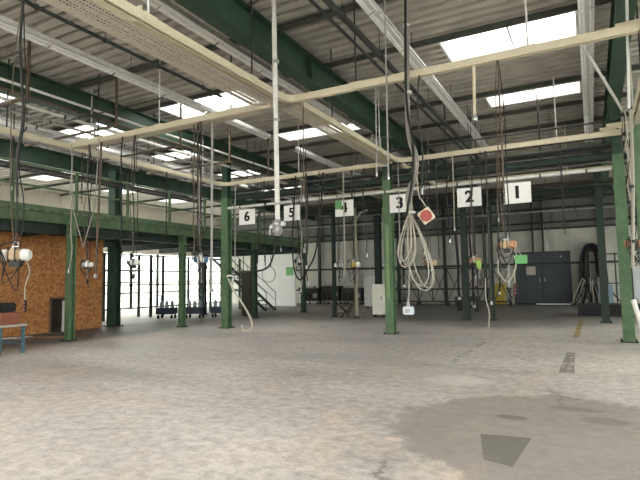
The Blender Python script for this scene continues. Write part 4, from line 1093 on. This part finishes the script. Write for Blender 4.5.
# open shelving under the mezzanine in front of glazing
for k_, y in enumerate((16.8, 20.3, 23.9)):
    t = thing('storage_rack', ['open steel storage rack before the glazing, nearest the chipboard wall', 'open steel storage rack before the glazing, middle one', 'open steel storage rack before the glazing, furthest one'][k_], 'rack', (-19.3, y, 0))
    for a in (-.4, .4):
        for b in (-1.35, 1.35): MB().box(a-.05, b-.05, 0, a+.05, b+.05, 3.0).build('upright', DARKG, t)
    m = MB()
    for z in (1.15, 1.65, 2.2):
        for a in (-.4, .4): m.box(a-.02, -1.33, z, a+.02, 1.33, z+.06)
    m.build('beam', GREYP, t)
    m = MB(); m.tube([(-.4, -1.33, .3), (-.4, 1.33, 1.1)], .012, 5); m.build('brace_rod', DARK, t)

# bench at left
t = thing('workbench', 'metal workbench with pale blue legs at the lower left edge', 'table', (-12.75, 7.35, 0))
MB().bev((-.35, 0, .67), (2.1, .7, .05), .008).build('bench_top', BOARD, t)
for a in (-1.3, -.3, .62):
    for b in (-.28, .28): MB().box(a-.03, b-.03, 0, a+.03, b+.03, .645).build('leg', TEAL, t)
m = MB(); m.box(-1.3, -.3, .2, .62, -.26, .24); m.box(-1.3, .26, .2, .62, .3, .24); m.box(-1.3, -.3, .56, .62, -.27, .645); m.build('stretcher', TEAL, t)
m = MB(); m.tube([(.62, -.28, .05), (.35, -.28, .62)], .016, 6); m.build('brace', WOOD, t)
t = thing('crate', 'reddish brown crate on the workbench near its right end', 'crate', (-12.35, 7.35, .695))
MB().bev((0, 0, .14), (.42, .42, .28), .01).build('box_body', BRICKR, t); m = MB(); m.box(-.2, -.22, .03, .2, -.205, .08); m.box(-.2, -.22, .13, .2, -.205, .18); m.build('slat', WOOD, t)
t = thing('crate', 'reddish brown crate on the workbench at the left edge', 'crate', (-13.15, 7.35, .695))
MB().bev((0, 0, .14), (.6, .42, .28), .01).build('box_body', BRICKR, t); m = MB(); m.box(-.28, -.22, .03, .28, -.205, .08); m.box(-.28, -.22, .13, .28, -.205, .18); m.build('slat', WOOD, t)
tag(MB().bev((-12.85, 7.4, 1.09), (1.0, .4, .22), .03).build('black_case', BLACK), 'black case lying on top of the reddish crates', 'case')
t = thing('hand_wheel', 'small metal wheel leaning on the reddish crate', 'wheel', (-12.42, 7.06, .70))
MB().ring((0, 0, .13), .12, .022, 18, 6, Matrix.Rotation(PI/2, 4, 'X')).build('rim', ALU, t)
m = MB()
for q in range(3): m.tube([(.1*math.cos(q*PI/3), 0, .13+.1*math.sin(q*PI/3)), (-.1*math.cos(q*PI/3), 0, .13-.1*math.sin(q*PI/3))], .008, 5)
m.build('spoke', ALU, t)
t = thing('stool', 'brown wooden stool standing in front of the workbench', 'stool', (-12.3, 6.78, 0))
MB().bev((0, 0, .42), (.32, .3, .03), .006).build('seat', WOOD, t)
for a in (-.13, .13):
    for b in (-.12, .12): MB().tube([(a*1.15, b*1.15, 0), (a*.9, b*.9, .41)], .015, 6).build('leg', WOOD, t)
# debris at chipboard wall foot
for k_, (x, y, l, a) in enumerate(((-14.6, 10.2, 1.5, .7), (-15.5, 10.9, 1.1, .2), (-15.6, 9.6, .9, 1.2))):
    m = MB(); m.cbox((0, 0, .03), (l, .12, .04), Matrix.Rotation(a, 4, 'Z')); m.cbox((.1, .15, .02), (l*.6, .1, .035), Matrix.Rotation(a+.5, 4, 'Z'))
    o = m.build('scrap_timber', [WOOD, RUBBLE, BOARD][k_]); o.location = (x, y, 0.001)
    tag(o, ['brown scrap boards on the floor left of the near mezzanine post', 'dark scrap boards on the floor before the low wall opening', 'pale scrap board on the floor near the workbench'][k_], 'scrap wood')

# floor marks
def flat(name, poly, mat, label, cat='floor marking', z=.003):
    o = MB().prism(poly, 0, z).build(name, mat); return tag(o, label, cat)
flat('line_marking', [(-.53, 15.3), (-.38, 15.3), (-.36, 21.8), (-.5, 21.8)], worn('worn_yellow_paint', (.42, .32, .13), .53, 5), 'worn yellow line on the floor left of the right hand column')
flat('line_marking', [(-.58, 9.6), (-.34, 9.6), (-.4, 12.2), (-.56, 12.2)], worn('faded_grey_line', (.32, .285, .25), .50, 4), 'short faded grey line on floor, nearer than the yellow one')
flat('line_marking', [(-2.52, 9.6), (-2.42, 9.6), (-2.40, 13.4), (-2.56, 13.4)], worn('worn_white_paint', (.62, .60, .57), .47, 3), 'worn whitish line on the floor below sign 2')
flat('floor_patch', [(-1.1, 5.55), (-.62, 5.62), (-.68, 4.72), (-.93, 4.80)], PATCH, 'dark trapezoid repair patch in the floor at the bottom of the photo', 'patch')

# right edge gear
motor_hoist(.78, 12.3, 5.04, 2.26, 'dark orange hoist with pale pipes hanging at the right edge of the photo', DARK, ORANGE, 1.0, rz=.4, hook=1.9, wob=.06, cable=HOSE)
t = thing('hanging_rod', 'pale beige pole hanging at the right edge beside the last hoist', 'rod', (.8, 11.9, 1.75))
MB().tube([(.12, 0, 4.9), (.02, 0, 1.6), (-.08, 0, .0)], .03, 8).build('rod_shaft', HOSE, t, smooth=True)
m = MB()
for z in (.5, 1.6, 3.2): m.lathe([(.04, z), (.04, z+.06)], 8, Matrix.Translation((-.05+.035*z, 0, 0)))
m.build('pipe_clip', DARK, t)
t = thing('hanging_rod', 'white rod slanting up from the crossing rail at the upper right corner', 'rod', (.62, 8.8, 4.1))
MB().tube([(0, 0, 0), (.1, 0, 2.6)], .02, 8).build('rod_shaft', WHITE, t, smooth=True)
t = thing('valve_box', 'pale blue grey filter unit hanging right of the right hand green column', 'valve', (.86, 13.2, 1.1))
MB().bev((0, 0, .35), (.13, .1, .7), .02).build('filter_body', CANIS, t); MB().tube([(0, 0, .7), (0, 0, 3.9)], .025, 8).build('supply_pipe', HOSE, t)
t = thing('leaning_tube', 'white tube leaning beside the foot of the right hand column', 'tube', (.86, 12.6, 0)); MB().tube([(0.1, 0, .06), (-.12, .1, 1.1)], .05, 10).build('tube_body', WHITE, t, smooth=True)
t = thing('steel_column', 'second green column at the extreme right edge of the photo', 'column', (1.12, 13.9, 0)); m = MB(); h_section(m, .25, .25, .03, 0, 5.9); m.build('shaft', GREEN, t)

# outside: pale yard wall and hedge seen through the glazing
tag(MB().box(-44, 5, -.22, -43.6, 70, 2.6).build('yard_wall', CREAMW), 'pale yard wall outside beyond the tall glazing', 'wall')

# ------------------------------------------------------------------ light
w_ = bpy.data.worlds.new('sky'); sc.world = w_; w_.use_nodes = True
nt = w_.node_tree; bg = nt.nodes['Background']
tc = nt.nodes.new('ShaderNodeTexCoord'); sp = nt.nodes.new('ShaderNodeSeparateXYZ'); nt.links.new(tc.outputs['Generated'], sp.inputs[0])
rp = nt.nodes.new('ShaderNodeValToRGB'); rp.color_ramp.elements[0].position = .0; rp.color_ramp.elements[0].color = (.66, .64, .60, 1)
rp.color_ramp.elements[1].position = .7; rp.color_ramp.elements[1].color = (1.0, .99, .96, 1)
nt.links.new(sp.outputs[2], rp.inputs['Fac']); nt.links.new(rp.outputs['Color'], bg.inputs['Color'])
bg.inputs['Strength'].default_value = 3.2

sc.view_settings.view_transform = 'Standard'; sc.view_settings.look = 'None'; sc.view_settings.gamma = 1
sc.view_settings.use_curve_mapping = False
sc.view_settings.exposure = 1.72
sc.cycles.use_denoising = True
sc.cycles.max_bounces = 10; sc.cycles.diffuse_bounces = 6; sc.cycles.transparent_max_bounces = 12
sc.cycles.sample_clamp_indirect = 8
